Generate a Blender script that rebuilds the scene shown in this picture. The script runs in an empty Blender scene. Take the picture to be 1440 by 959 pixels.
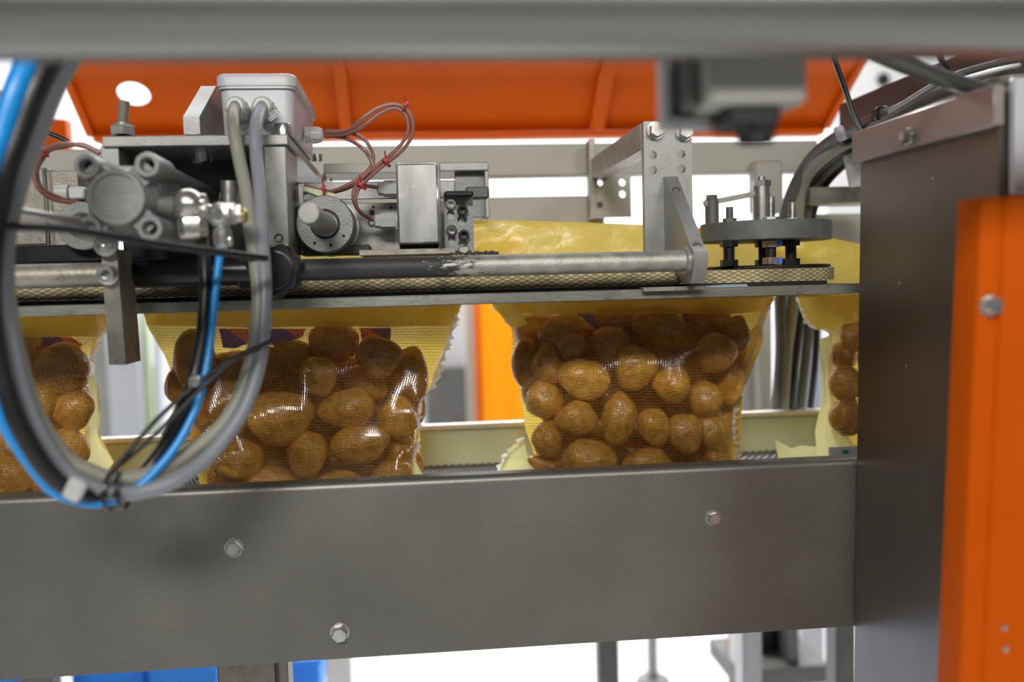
import bpy, bmesh, math, random
import numpy as np
from mathutils import Vector, Matrix, noise
from mathutils.geometry import tessellate_polygon

# ------------------------------------------------------------------ camera, world, lights, exposure
scene = bpy.context.scene
COL = scene.collection
F = 1350.0                       # focal length in pixels of the 1440 px wide frame
CAM = Vector((0.0, 0.0, 1.35))
YAW, PITCH, ROLL = math.atan(F / 13600.0), math.atan(82.0 / F), 0.026
fwd = Vector((math.sin(YAW) * math.cos(PITCH), math.cos(YAW) * math.cos(PITCH), -math.sin(PITCH)))
r0 = Vector((math.cos(YAW), -math.sin(YAW), 0))
u0 = r0.cross(fwd)
rgt = (r0 * math.cos(ROLL) - u0 * math.sin(ROLL)).normalized()
upv = (u0 * math.cos(ROLL) + r0 * math.sin(ROLL)).normalized()
cd = bpy.data.cameras.new('camera')
cam = bpy.data.objects.new('camera', cd)
COL.objects.link(cam)
M = Matrix((rgt, upv, -fwd)).transposed().to_4x4()
M.translation = CAM
cam.matrix_world = M
cd.sensor_width = 36.0
cd.lens = F / 1440.0 * 36.0
cd.clip_start = 0.02
cd.dof.use_dof = True
cd.dof.focus_distance = 1.06
cd.dof.aperture_fstop = 2.5
scene.camera = cam

scene.view_settings.view_transform = 'Standard'
scene.view_settings.look = 'None'
scene.view_settings.gamma = 1.0
scene.view_settings.exposure = 0.0

world = bpy.data.worlds.new('hall_light')
scene.world = world
world.use_nodes = True
wb = world.node_tree.nodes['Background']
wb.inputs[0].default_value = (0.83, 0.90, 1.0, 1)
wb.inputs[1].default_value = 0.045


def area_light(name, loc, target, sx, sy, power, col=(1, 1, 1)):
    d = bpy.data.lights.new(name, 'AREA')
    d.shape = 'RECTANGLE'
    d.size, d.size_y, d.energy, d.color = sx, sy, power, col
    o = bpy.data.objects.new(name, d)
    COL.objects.link(o)
    o.location = loc
    o.rotation_euler = (Vector(target) - Vector(loc)).to_track_quat('-Z', 'Y').to_euler()
    return o


area_light('hall_lamp_front', (-0.5, -2.0, 2.95), (0.0, 1.15, 1.2), 1.3, 0.45, 76, (1.0, 0.96, 0.90))
area_light('hall_lamp_front_right', (1.3, -2.0, 2.6), (0.3, 1.1, 1.2), 0.9, 0.35, 20, (1.0, 0.96, 0.90))
area_light('hall_lamp_machine_rear', (0.3, 3.3, 2.9), (0.2, 1.5, 0.9), 2.6, 0.5, 130, (1.0, 0.99, 0.95))
area_light('rear_wall_wash', (0.5, 5.0, 4.2), (0.5, 7.0, 1.5), 8.0, 1.0, 420, (0.97, 0.99, 1.0))  # added wash to brighten the back wall, not a visible lamp
area_light('hall_lamp_rear_floor', (0.8, 3.6, 4.2), (0.8, 3.8, 0.0), 5.0, 1.0, 120, (0.97, 0.99, 1.0))


def P(px, py, Y):
    """world point that the photograph shows at pixel (px, py), on the vertical plane y = Y"""
    d = fwd + rgt * ((px - 720.0) / F) + upv * ((479.5 - py) / F)
    return CAM + d * (Y / d.y)


def S(px, Y):
    """metres covered by px pixels at distance Y"""
    return px * Y / F


# ------------------------------------------------------------------ materials
def nt(m):
    m.use_nodes = True
    t = m.node_tree
    return t, t.nodes, t.links, t.nodes['Principled BSDF']


def mat(name, col, rough=0.5, metal=0.0, var=0.12, vscale=18.0, bump=0.0, bscale=250.0, rvar=0.1,
        stretch=(1, 1, 1), dirt=None, dirt_amt=0.5, coat=0.0, spec=0.5, speck=0.0):
    m = bpy.data.materials.new(name)
    t, N, L, b = nt(m)
    tc = N.new('ShaderNodeTexCoord')
    mp = N.new('ShaderNodeMapping')
    mp.inputs['Scale'].default_value = stretch
    L.new(tc.outputs['Object'], mp.inputs['Vector'])
    n1 = N.new('ShaderNodeTexNoise')
    n1.inputs['Scale'].default_value = vscale
    n1.inputs['Detail'].default_value = 6
    L.new(mp.outputs[0], n1.inputs['Vector'])
    cr = N.new('ShaderNodeValToRGB')
    cr.color_ramp.elements[0].position = 0.3
    cr.color_ramp.elements[1].position = 0.7
    lo = [max(0, c * (1 - var)) for c in col]
    hi = [min(1, c * (1 + var)) for c in col]
    cr.color_ramp.elements[0].color = (*lo, 1)
    cr.color_ramp.elements[1].color = (*hi, 1)
    L.new(n1.outputs['Fac'], cr.inputs[0])
    out = cr.outputs[0]
    if speck:
        n3 = N.new('ShaderNodeTexNoise')
        n3.inputs['Scale'].default_value = 700
        n3.inputs['Detail'].default_value = 3
        L.new(tc.outputs['Object'], n3.inputs['Vector'])
        r3 = N.new('ShaderNodeMapRange')
        r3.inputs['From Min'].default_value = 0.3
        r3.inputs['From Max'].default_value = 0.7
        r3.inputs['To Min'].default_value = 1 - speck
        r3.inputs['To Max'].default_value = 1 + speck
        L.new(n3.outputs['Fac'], r3.inputs[0])
        vm = N.new('ShaderNodeVectorMath')
        vm.operation = 'SCALE'
        L.new(out, vm.inputs[0])
        L.new(r3.outputs[0], vm.inputs['Scale'])
        out = vm.outputs[0]
    if dirt:
        n2 = N.new('ShaderNodeTexNoise')
        n2.inputs['Scale'].default_value = 34
        n2.inputs['Detail'].default_value = 9
        n2.inputs['Roughness'].default_value = 0.7
        L.new(tc.outputs['Object'], n2.inputs['Vector'])
        c2 = N.new('ShaderNodeValToRGB')
        c2.color_ramp.elements[0].position = 0.56
        c2.color_ramp.elements[1].position = 0.68
        c2.color_ramp.elements[1].color = (dirt_amt,) * 3 + (1,)
        L.new(n2.outputs['Fac'], c2.inputs[0])
        mx = N.new('ShaderNodeMix')
        mx.data_type = 'RGBA'
        L.new(c2.outputs[0], mx.inputs['Factor'])
        L.new(out, mx.inputs[6])
        mx.inputs[7].default_value = (*dirt, 1)
        out = mx.outputs[2]
    L.new(out, b.inputs['Base Color'])
    mr = N.new('ShaderNodeMapRange')
    mr.inputs['To Min'].default_value = max(0.03, rough - rvar)
    mr.inputs['To Max'].default_value = min(1, rough + rvar)
    L.new(n1.outputs['Fac'], mr.inputs[0])
    L.new(mr.outputs[0], b.inputs['Roughness'])
    b.inputs['Metallic'].default_value = metal
    b.inputs['Coat Weight'].default_value = coat
    b.inputs['Specular IOR Level'].default_value = spec
    if bump:
        nb = N.new('ShaderNodeTexNoise')
        nb.inputs['Scale'].default_value = bscale
        nb.inputs['Detail'].default_value = 4
        L.new(mp.outputs[0], nb.inputs['Vector'])
        bp = N.new('ShaderNodeBump')
        bp.inputs['Strength'].default_value = bump
        bp.inputs['Distance'].default_value = 0.001
        L.new(nb.outputs['Fac'], bp.inputs['Height'])
        L.new(bp.outputs[0], b.inputs['Normal'])
    return m


def film_mat(name, col, transl=0.5, transp=0.08, gloss=0.25, rough=0.3, crease=0.6):
    m = bpy.data.materials.new(name)
    m.use_nodes = True
    t = m.node_tree
    N, L = t.nodes, t.links
    N.clear()
    out = N.new('ShaderNodeOutputMaterial')
    d = N.new('ShaderNodeBsdfDiffuse')
    tr = N.new('ShaderNodeBsdfTranslucent')
    g = N.new('ShaderNodeBsdfGlossy')
    tp = N.new('ShaderNodeBsdfTransparent')
    d.inputs[0].default_value = (*col, 1)
    tr.inputs[0].default_value = (*[min(1, c * 1.15) for c in col], 1)
    tp.inputs[0].default_value = (1, 0.9, 0.6, 1)
    g.inputs['Roughness'].default_value = rough
    tc = N.new('ShaderNodeTexCoord')
    n = N.new('ShaderNodeTexNoise')
    n.inputs['Scale'].default_value = 22
    n.inputs['Detail'].default_value = 5
    n.inputs['Distortion'].default_value = 1.2
    L.new(tc.outputs['Object'], n.inputs['Vector'])
    bp = N.new('ShaderNodeBump')
    bp.inputs['Strength'].default_value = crease
    bp.inputs['Distance'].default_value = 0.006
    L.new(n.outputs['Fac'], bp.inputs['Height'])
    for s in (d, tr, g):
        L.new(bp.outputs[0], s.inputs['Normal'])
    m1 = N.new('ShaderNodeMixShader'); m1.inputs[0].default_value = transl
    m2 = N.new('ShaderNodeMixShader')
    m3 = N.new('ShaderNodeMixShader'); m3.inputs[0].default_value = transp
    m2.inputs[0].default_value = gloss
    L.new(d.outputs[0], m1.inputs[1]); L.new(tr.outputs[0], m1.inputs[2])
    L.new(m1.outputs[0], m2.inputs[1]); L.new(g.outputs[0], m2.inputs[2])
    L.new(m2.outputs[0], m3.inputs[1]); L.new(tp.outputs[0], m3.inputs[2])
    L.new(m3.outputs[0], out.inputs[0])
    return m


def emit_mat(name, col, strength):
    m = bpy.data.materials.new(name)
    t, N, L, b = nt(m)
    b.inputs['Base Color'].default_value = (*col, 1)
    b.inputs['Emission Color'].default_value = (*col, 1)
    b.inputs['Emission Strength'].default_value = strength
    return m


def potato_mat():
    m = bpy.data.materials.new('potato_skin')
    t, N, L, b = nt(m)
    tc = N.new('ShaderNodeTexCoord')
    oi = N.new('ShaderNodeObjectInfo')
    add = N.new('ShaderNodeVectorMath'); add.operation = 'ADD'
    L.new(tc.outputs['Object'], add.inputs[0])
    L.new(oi.outputs['Random'], add.inputs[1])
    n = N.new('ShaderNodeTexNoise'); n.inputs['Scale'].default_value = 2.2; n.inputs['Detail'].default_value = 7
    n.inputs['Roughness'].default_value = 0.65
    L.new(add.outputs[0], n.inputs['Vector'])
    cr = N.new('ShaderNodeValToRGB')
    e = cr.color_ramp.elements
    e[0].position = 0.3; e[0].color = (0.46, 0.19, 0.03, 1)
    e[1].position = 0.68; e[1].color = (0.98, 0.58, 0.12, 1)
    e2 = e.new(0.5); e2.color = (0.82, 0.40, 0.06, 1)
    L.new(n.outputs['Fac'], cr.inputs[0])
    # lenticels and scab spots
    v = N.new('ShaderNodeTexVoronoi'); v.inputs['Scale'].default_value = 7.5
    L.new(add.outputs[0], v.inputs['Vector'])
    n2 = N.new('ShaderNodeTexNoise'); n2.inputs['Scale'].default_value = 9
    L.new(add.outputs[0], n2.inputs['Vector'])
    ma = N.new('ShaderNodeMath'); ma.operation = 'MULTIPLY_ADD'
    L.new(n2.outputs['Fac'], ma.inputs[0]); ma.inputs[1].default_value = 0.32
    L.new(v.outputs['Distance'], ma.inputs[2])
    r = N.new('ShaderNodeMapRange')
    r.inputs['From Min'].default_value = 0.27; r.inputs['From Max'].default_value = 0.36
    r.inputs['To Min'].default_value = 0.75; r.inputs['To Max'].default_value = 0.0
    L.new(ma.outputs[0], r.inputs[0])
    mx = N.new('ShaderNodeMix'); mx.data_type = 'RGBA'
    L.new(r.outputs[0], mx.inputs['Factor']); L.new(cr.outputs[0], mx.inputs[6])
    mx.inputs[7].default_value = (0.10, 0.035, 0.01, 1)
    v2 = N.new('ShaderNodeTexVoronoi'); v2.inputs['Scale'].default_value = 9.5
    L.new(add.outputs[0], v2.inputs['Vector'])
    rr = N.new('ShaderNodeMapRange')
    rr.inputs['From Min'].default_value = 0.13; rr.inputs['From Max'].default_value = 0.20
    rr.inputs['To Min'].default_value = 0.85; rr.inputs['To Max'].default_value = 0.0
    L.new(v2.outputs['Distance'], rr.inputs[0])
    m5 = N.new('ShaderNodeMix'); m5.data_type = 'RGBA'
    L.new(rr.outputs[0], m5.inputs['Factor']); L.new(mx.outputs[2], m5.inputs[6])
    m5.inputs[7].default_value = (0.07, 0.025, 0.008, 1)
    mx = m5
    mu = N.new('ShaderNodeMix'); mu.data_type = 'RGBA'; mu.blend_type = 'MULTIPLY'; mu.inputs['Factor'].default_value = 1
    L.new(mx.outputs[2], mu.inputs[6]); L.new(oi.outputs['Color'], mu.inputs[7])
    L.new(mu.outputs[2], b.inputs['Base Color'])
    b.inputs['Roughness'].default_value = 0.33
    b.inputs['Specular IOR Level'].default_value = 0.6
    b.inputs['Coat Weight'].default_value = 0.25
    b.inputs['Coat Roughness'].default_value = 0.12
    bp = N.new('ShaderNodeBump'); bp.inputs['Strength'].default_value = 0.14; bp.inputs['Distance'].default_value = 0.04
    L.new(ma.outputs[0], bp.inputs['Height']); L.new(bp.outputs[0], b.inputs['Normal'])
    return m


def print_mat():
    """purple ground with diagonal bands of red and white checks, printed on the bag"""
    m = bpy.data.materials.new('bag_print')
    t, N, L, b = nt(m)
    tc = N.new('ShaderNodeTexCoord')
    mp = N.new('ShaderNodeMapping'); mp.inputs['Rotation'].default_value = (0, math.radians(-38), 0)
    L.new(tc.outputs['Object'], mp.inputs[0])
    ck = N.new('ShaderNodeTexChecker'); ck.inputs['Scale'].default_value = 230
    ck.inputs[1].default_value = (0.9, 0.16, 0.05, 1); ck.inputs[2].default_value = (0.95, 0.9, 0.8, 1)
    L.new(mp.outputs[0], ck.inputs[0])
    sp = N.new('ShaderNodeSeparateXYZ'); L.new(mp.outputs[0], sp.inputs[0])
    a = N.new('ShaderNodeMath'); a.operation = 'MULTIPLY'; a.inputs[1].default_value = 150; L.new(sp.outputs['Z'], a.inputs[0])
    s = N.new('ShaderNodeMath'); s.operation = 'SINE'; L.new(a.outputs[0], s.inputs[0])
    g = N.new('ShaderNodeMath'); g.operation = 'GREATER_THAN'; g.inputs[1].default_value = 0.0; L.new(s.outputs[0], g.inputs[0])
    mx = N.new('ShaderNodeMix'); mx.data_type = 'RGBA'
    L.new(g.outputs[0], mx.inputs['Factor']); L.new(ck.outputs[0], mx.inputs[6]); mx.inputs[7].default_value = (0.38, 0.28, 0.80, 1)
    L.new(mx.outputs[2], b.inputs['Base Color'])
    tr = N.new('ShaderNodeBsdfTranslucent'); L.new(mx.outputs[2], tr.inputs[0])
    ms = N.new('ShaderNodeMixShader'); ms.inputs[0].default_value = 0.5
    out = [n for n in N if n.type == 'OUTPUT_MATERIAL'][0]
    L.new(b.outputs[0], ms.inputs[1]); L.new(tr.outputs[0], ms.inputs[2]); L.new(ms.outputs[0], out.inputs[0])
    return m


def worn_pipe_mat(x0, x1, soft):
    """galvanised tube whose black paint survives between x0 and x1 (object space) and flakes off at the ends"""
    m = mat('worn_painted_tube', (0.46, 0.455, 0.41), 0.55, 0.55, 0.25, 60, 0.4, 400, 0.12)
    t, N, L, b = nt(m)
    src = b.inputs['Base Color'].links[0].from_socket
    tc = N.new('ShaderNodeTexCoord')
    sp = N.new('ShaderNodeSeparateXYZ'); L.new(tc.outputs['Object'], sp.inputs[0])
    a = N.new('ShaderNodeMapRange'); a.inputs['From Min'].default_value = x1 - soft; a.inputs['From Max'].default_value = x1
    a.inputs['To Min'].default_value = 1.0; a.inputs['To Max'].default_value = 0.0
    L.new(sp.outputs['X'], a.inputs[0])
    mp = N.new('ShaderNodeMapping'); mp.inputs['Scale'].default_value = (0.35, 1, 1); L.new(tc.outputs['Object'], mp.inputs[0])
    n = N.new('ShaderNodeTexNoise'); n.inputs['Scale'].default_value = 260; n.inputs['Detail'].default_value = 8; n.inputs['Roughness'].default_value = 0.7
    L.new(mp.outputs[0], n.inputs['Vector'])
    s = N.new('ShaderNodeMath'); s.operation = 'MULTIPLY_ADD'
    L.new(a.outputs[0], s.inputs[0]); s.inputs[1].default_value = 0.75; L.new(n.outputs['Fac'], s.inputs[2])
    g = N.new('ShaderNodeMapRange'); g.inputs['From Min'].default_value = 0.74; g.inputs['From Max'].default_value = 0.82
    L.new(s.outputs[0], g.inputs[0])
    mx = N.new('ShaderNodeMix'); mx.data_type = 'RGBA'
    L.new(g.outputs[0], mx.inputs['Factor']); L.new(src, mx.inputs[6]); mx.inputs[7].default_value = (0.035, 0.037, 0.04, 1)
    L.new(mx.outputs[2], b.inputs['Base Color'])
    sb = N.new('ShaderNodeMath'); sb.operation = 'MULTIPLY_ADD'; sb.inputs[1].default_value = -0.65; sb.inputs[2].default_value = 0.75
    L.new(g.outputs[0], sb.inputs[0]); L.new(sb.outputs[0], b.inputs['Metallic'])
    return m


MT = {
    'panel': mat('stainless_panel', (0.215, 0.21, 0.19), 0.44, 0.7, 0.10, 9, 0.10, 600, 0.04, dirt=(0.22, 0.21, 0.19), dirt_amt=0.25, speck=0.16),
    'steel': mat('bare_steel', (0.52, 0.51, 0.49), 0.34, 0.9, 0.15, 30, 0.1, 400, 0.08),
    'flange': mat('flange_sheet', (0.34, 0.31, 0.29), 0.36, 0.7, 0.12, 8, 0.03, 300, 0.04),
    'steel_brown': mat('reflective_sheet', (0.20, 0.175, 0.15), 0.36, 0.8, 0.12, 8, 0.03, 300, 0.04),
    'bright': mat('polished_steel', (0.75, 0.75, 0.76), 0.16, 1.0, 0.08, 60, 0.0, 200, 0.05),
    'nickel': mat('nickel_plated', (0.66, 0.65, 0.62), 0.28, 0.9, 0.1, 90, 0.1, 300, 0.06),
    'zinc': mat('zinc_plated', (0.62, 0.62, 0.60), 0.3, 0.9, 0.15, 120, 0.1, 500, 0.1),
    'alu': mat('milled_aluminium', (0.36, 0.365, 0.35), 0.42, 0.55, 0.10, 45, 0.15, 500, 0.1, dirt=(0.20, 0.19, 0.17), dirt_amt=0.5, speck=0.08),
    'cast': mat('cast_aluminium', (0.24, 0.25, 0.245), 0.45, 0.45, 0.12, 70, 0.4, 500, 0.1, dirt=(0.16, 0.16, 0.15), dirt_amt=0.5),
    'beige_steel': mat('worn_beige_steel', (0.36, 0.34, 0.29), 0.45, 0.5, 0.2, 50, 0.3, 300, 0.1, dirt=(0.1, 0.1, 0.1), dirt_amt=0.6),
    'bar': mat('guide_bar_steel', (0.25, 0.255, 0.22), 0.45, 0.5, 0.2, 40, 0.3, 400, 0.1, stretch=(0.2, 1, 1), dirt=(0.08, 0.08, 0.08), dirt_amt=0.6),
    'pipe': mat('brushed_pipe', (0.26, 0.265, 0.25), 0.36, 0.85, 0.1, 12, 0.05, 300, 0.04, stretch=(0.1, 1, 1)),
    'galv': mat('galvanised_tube', (0.50, 0.50, 0.46), 0.42, 0.6, 0.2, 60, 0.3, 400, 0.1),
    'grey_paint': mat('grey_paint', (0.40, 0.40, 0.36), 0.5, 0.1, 0.08, 12, 0.05, 200),
    'grey_dark': mat('dark_grey_paint', (0.13, 0.13, 0.125), 0.5, 0.2, 0.15, 20, 0.05, 200),
    'black': mat('black_plastic', (0.014, 0.014, 0.016), 0.32, 0.0, 0.3, 30, 0.05, 300, 0.08),
    'rubber': mat('black_rubber', (0.02, 0.02, 0.022), 0.5, 0.0, 0.3, 60, 0.2, 300),
    'disc': mat('dark_grey_disc', (0.16, 0.17, 0.165), 0.5, 0.1, 0.15, 80, 0.15, 300),
    'white_pl': mat('light_grey_plastic', (0.52, 0.53, 0.56), 0.38, 0.0, 0.03, 30, 0.03, 500, 0.05),
    'gland': mat('gland_plastic', (0.55, 0.56, 0.55), 0.35, 0.0, 0.05, 50, 0.0, 200, 0.05),
    'orange': mat('orange_paint', (0.56, 0.088, 0.001), 0.45, 0.0, 0.06, 8, 0.04, 120, 0.06, spec=0.08),
    'orange_glow': film_mat('orange_screen', (1.0, 0.50, 0.01), 0.75, 0.0, 0.03, 0.3, 0.0),  # bright translucent orange gives the glow of strongly lit paint
    'belt': mat('beige_knurled_rubber', (0.66, 0.58, 0.36), 0.5, 0.0, 0.25, 30, 0.2, 300, dirt=(0.15, 0.13, 0.09), dirt_amt=0.6),
    'belt_low': mat('belt_groove_rubber', (0.10, 0.09, 0.06), 0.7, 0.0, 0.3, 60, 0.2, 300),
    'conv': mat('conveyor_rubber', (0.10, 0.105, 0.11), 0.42, 0.0, 0.2, 60, 0.1, 300),
    'trough': mat('pale_green_trough', (0.48, 0.55, 0.36), 0.45, 0.1, 0.05, 6, 0.03, 100),
    'trough_rim': mat('pale_trough_rim', (0.78, 0.79, 0.70), 0.35, 0.1, 0.04, 10),
    'cable': mat('grey_cable', (0.24, 0.26, 0.29), 0.36, 0.0, 0.06, 20, 0.05, 200, 0.06),
    'cable_tan': mat('aged_grey_cable', (0.29, 0.29, 0.24), 0.4, 0.0, 0.08, 20, 0.05, 200, 0.06),
    'hose': mat('dark_hose', (0.10, 0.10, 0.095), 0.4, 0.0, 0.15, 20, 0.05, 200, 0.06),
    'blue': mat('blue_tube', (0.01, 0.30, 0.80), 0.3, 0.0, 0.05, 20, 0.0, 200, 0.05),
    'wire': mat('brown_wire', (0.26, 0.115, 0.09), 0.42, 0.0, 0.15, 60, 0.1, 300, 0.08),
    'red': mat('red_tie', (0.45, 0.03, 0.03), 0.35, 0.0, 0.1, 30),
    'brass': mat('brass', (0.6, 0.48, 0.2), 0.3, 0.9, 0.1, 30),
    'tag_blue': mat('blue_tag', (0.12, 0.28, 0.95), 0.35, 0.0, 0.03, 30),
    'white': mat('white_paint', (0.82, 0.83, 0.84), 0.5, 0.0, 0.03, 3),
    'ceil': mat('dark_ceiling', (0.22, 0.22, 0.23), 0.7, 0.0, 0.05, 2),
    'floor': mat('pale_floor', (0.72, 0.73, 0.74), 0.35, 0.0, 0.07, 1.5, 0.05, 30, 0.1),
    'bluecloth': mat('blue_crate', (0.01, 0.22, 0.75), 0.5, 0.0, 0.2, 6),
    'film': film_mat('yellow_film', (0.80, 0.60, 0.10), 0.6, 0.04, 0.05, 0.3, 0.7),
    'film_band': film_mat('yellow_film_front', (0.82, 0.62, 0.11), 0.6, 0.12, 0.05, 0.25, 0.4),
    'film_pale': film_mat('pale_film_edge', (0.95, 0.88, 0.45), 0.5, 0.02, 0.04, 0.3, 0.6),
    'fringe': film_mat('white_torn_edge', (0.95, 0.93, 0.82), 0.5, 0.0, 0.04, 0.3, 0.3),
    'net': film_mat('net_thread', (0.50, 0.29, 0.06), 0.25, 0.0, 0.26, 0.16, 0.0),
    'clear': mat('pale_perspex', (0.55, 0.56, 0.56), 0.25, 0.0, 0.15, 30, 0.0, 200, 0.1),
    'print': print_mat(),
    'potato': potato_mat(),
}


# ------------------------------------------------------------------ mesh builder
class MB:
    def __init__(s):
        s.v = []
        s.f = []

    def add(s, vs, fs):
        k = len(s.v)
        s.v += [Vector(v) for v in vs]
        s.f += [tuple(i + k for i in f) for f in fs]
        return s

    def box(s, c, h, R=None, bev=0.0):
        """centre, half sizes, optional rotation, chamfer"""
        c = Vector(c)
        bev = min(bev, min(h) * 0.9)
        vs, fs = [], []
        if bev <= 0:
            for x in (-1, 1):
                for y in (-1, 1):
                    for z in (-1, 1):
                        vs.append(Vector((x * h[0], y * h[1], z * h[2])))
            fs = [(0, 1, 3, 2), (4, 6, 7, 5), (0, 4, 5, 1), (2, 3, 7, 6), (0, 2, 6, 4), (1, 5, 7, 3)]
        else:
            idx = {}
            for x in (-1, 1):
                for y in (-1, 1):
                    for z in (-1, 1):
                        sg = (x, y, z)
                        for a in range(3):
                            p = [sg[i] * (h[i] - bev) for i in range(3)]
                            p[a] = sg[a] * h[a]
                            idx[(sg, a)] = len(vs)
                            vs.append(Vector(p))
            def key(sg, a, v, b, w):
                q = [0, 0, 0]
                q[sg[0]] = v
                return q
            for a in range(3):
                b, c2 = (a + 1) % 3, (a + 2) % 3
                for sa in (-1, 1):
                    loop = []
                    for sb, sc in ((-1, -1), (1, -1), (1, 1), (-1, 1)):
                        q = [0, 0, 0]; q[a] = sa; q[b] = sb; q[c2] = sc
                        loop.append(idx[(tuple(q), a)])
                    fs.append(tuple(loop))
                for sb in (-1, 1):
                    for sc in (-1, 1):
                        q0 = [0, 0, 0]; q0[a] = -1; q0[b] = sb; q0[c2] = sc
                        q1 = list(q0); q1[a] = 1
                        q0, q1 = tuple(q0), tuple(q1)
                        fs.append((idx[(q0, b)], idx[(q1, b)], idx[(q1, c2)], idx[(q0, c2)]))
            for x in (-1, 1):
                for y in (-1, 1):
                    for z in (-1, 1):
                        fs.append(tuple(idx[((x, y, z), a)] for a in range(3)))
        if R is not None:
            vs = [R @ v for v in vs]
        return s.add([v + c for v in vs], fs)

    def bxp(s, x0, y0, x1, y1, Yf, Yb, bev=0.0008):
        """axis-aligned box whose front face (at y = Yf) covers the pixel rectangle, reaching back to Yb"""
        xm, ym = (x0 + x1) / 2, (y0 + y1) / 2
        X0, X1 = P(x0, ym, Yf).x, P(x1, ym, Yf).x
        Z0, Z1 = P(xm, y1, Yf).z, P(xm, y0, Yf).z
        return s.box(((X0 + X1) / 2, (Yf + Yb) / 2, (Z0 + Z1) / 2), (abs(X1 - X0) / 2, abs(Yb - Yf) / 2, abs(Z1 - Z0) / 2), None, bev)

    def lathe(s, p, axis, prof, n=24, ph=0.0):
        p = Vector(p)
        a = Vector(axis).normalized()
        t = Vector((0, 0, 1)) if abs(a.z) < 0.9 else Vector((1, 0, 0))
        u = a.cross(t).normalized()
        w = a.cross(u).normalized()
        vs, fs, rings = [], [], []
        for r, d in prof:
            if r < 1e-7:
                rings.append([len(vs)])
                vs.append(p + a * d)
            else:
                rings.append(list(range(len(vs), len(vs) + n)))
                for k in range(n):
                    th = 2 * math.pi * k / n + ph
                    vs.append(p + a * d + (u * math.cos(th) + w * math.sin(th)) * r)
        for i in range(len(rings) - 1):
            A, B = rings[i], rings[i + 1]
            for k in range(n):
                k2 = (k + 1) % n
                if len(A) == 1 and len(B) == 1:
                    continue
                if len(A) == 1:
                    fs.append((A[0], B[k2], B[k]))
                elif len(B) == 1:
                    fs.append((A[k], A[k2], B[0]))
                else:
                    fs.append((A[k], A[k2], B[k2], B[k]))
        return s.add(vs, fs)

    def cyl(s, p0, p1, r, n=20, r1=None, c=0.0):
        p0, p1 = Vector(p0), Vector(p1)
        L = (p1 - p0).length
        r1 = r if r1 is None else r1
        if c > 0:
            prof = [(0, 0), (r - c, 0), (r, c), (r1, L - c), (r1 - c, L), (0, L)]
        else:
            prof = [(0, 0), (r, 0), (r1, L), (0, L)]
        return s.lathe(p0, p1 - p0, prof, n)

    def ring(s, p, axis, ro, ri, d0, d1, n=28, c=0.0006):
        return s.lathe(p, axis, [(ri, d0), (ro - c, d0), (ro, d0 + c), (ro, d1 - c), (ro - c, d1), (ri, d1), (ri, d0)], n)

    def hexb(s, p, axis, r, h, ph=0.3, washer=1.35, wh=0.0015):
        """hex head standing on a washer; p lies on the surface, axis points out"""
        a = Vector(axis).normalized()
        p = Vector(p)
        if washer:
            s.lathe(p, a, [(0, 0), (r * washer, 0), (r * washer, wh * 0.8), (r * washer * 0.97, wh), (0, wh)], 24)
        q = p + a * (wh if washer else 0)
        s.lathe(q, a, [(0, 0), (r, 0), (r, h * 0.82), (r * 0.88, h), (0, h)], 6, ph)
        return s

    def sock(s, p, axis, r, h):
        a = Vector(axis).normalized()
        s.lathe(p, a, [(0, 0), (r, 0), (r, h * 0.88), (r * 0.9, h), (r * 0.55, h), (r * 0.5, h * 0.45), (0, h * 0.4)], 20)
        return s

    def thread(s, p0, p1, r, pitch=0.0012, n=14):
        p0, p1 = Vector(p0), Vector(p1)
        L = (p1 - p0).length
        k = max(3, int(L / pitch))
        prof = [(0, 0)]
        for i in range(k):
            prof.append((r * 0.86, L * i / k))
            prof.append((r, L * (i + 0.5) / k))
        prof += [(r * 0.8, L), (0, L)]
        return s.lathe(p0, p1 - p0, prof, n)

    def tube(s, pts, r, n=12, res=8, caps=True):
        pts = [Vector(p) for p in pts]
        if len(pts) > 2 and res > 1:
            q = [pts[0] * 2 - pts[1]] + pts + [pts[-1] * 2 - pts[-2]]
            o = []
            for i in range(1, len(q) - 2):
                a, b, c, d = q[i - 1], q[i], q[i + 1], q[i + 2]
                for k in range(res):
                    t = k / res
                    o.append(0.5 * ((2 * b) + (c - a) * t + (2 * a - 5 * b + 4 * c - d) * t * t + (3 * b - a - 3 * c + d) * t ** 3))
            o.append(pts[-1])
            pts = o
        m = len(pts)
        rr = r if isinstance(r, (list, tuple)) else [r] * 2
        vs, fs = [], []
        tn = (pts[1] - pts[0]).normalized()
        u = tn.orthogonal().normalized()
        for i in range(m):
            t2 = (pts[min(i + 1, m - 1)] - pts[max(i - 1, 0)]).normalized()
            u = (u - t2 * u.dot(t2)).normalized()
            w = t2.cross(u)
            x = i / (m - 1) * (len(rr) - 1)
            j = min(int(x), len(rr) - 2)
            rad = rr[j] * (1 - (x - j)) + rr[j + 1] * (x - j)
            for k in range(n):
                th = 2 * math.pi * k / n
                vs.append(pts[i] + (u * math.cos(th) + w * math.sin(th)) * rad)
        for i in range(m - 1):
            for k in range(n):
                k2 = (k + 1) % n
                fs.append((i * n + k, i * n + k2, (i + 1) * n + k2, (i + 1) * n + k))
        if caps:
            fs.append(tuple(range(n)))
            fs.append(tuple((m - 1) * n + k for k in range(n)))
        return s.add(vs, fs)

    def prism(s, poly, ext):
        n = len(poly)
        ext = Vector(ext)
        vs = [Vector(p) for p in poly] + [Vector(p) + ext for p in poly]
        fs = [tuple(range(n)), tuple(range(n, 2 * n))] + [(i, (i + 1) % n, n + (i + 1) % n, n + i) for i in range(n)]
        return s.add(vs, fs)

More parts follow.
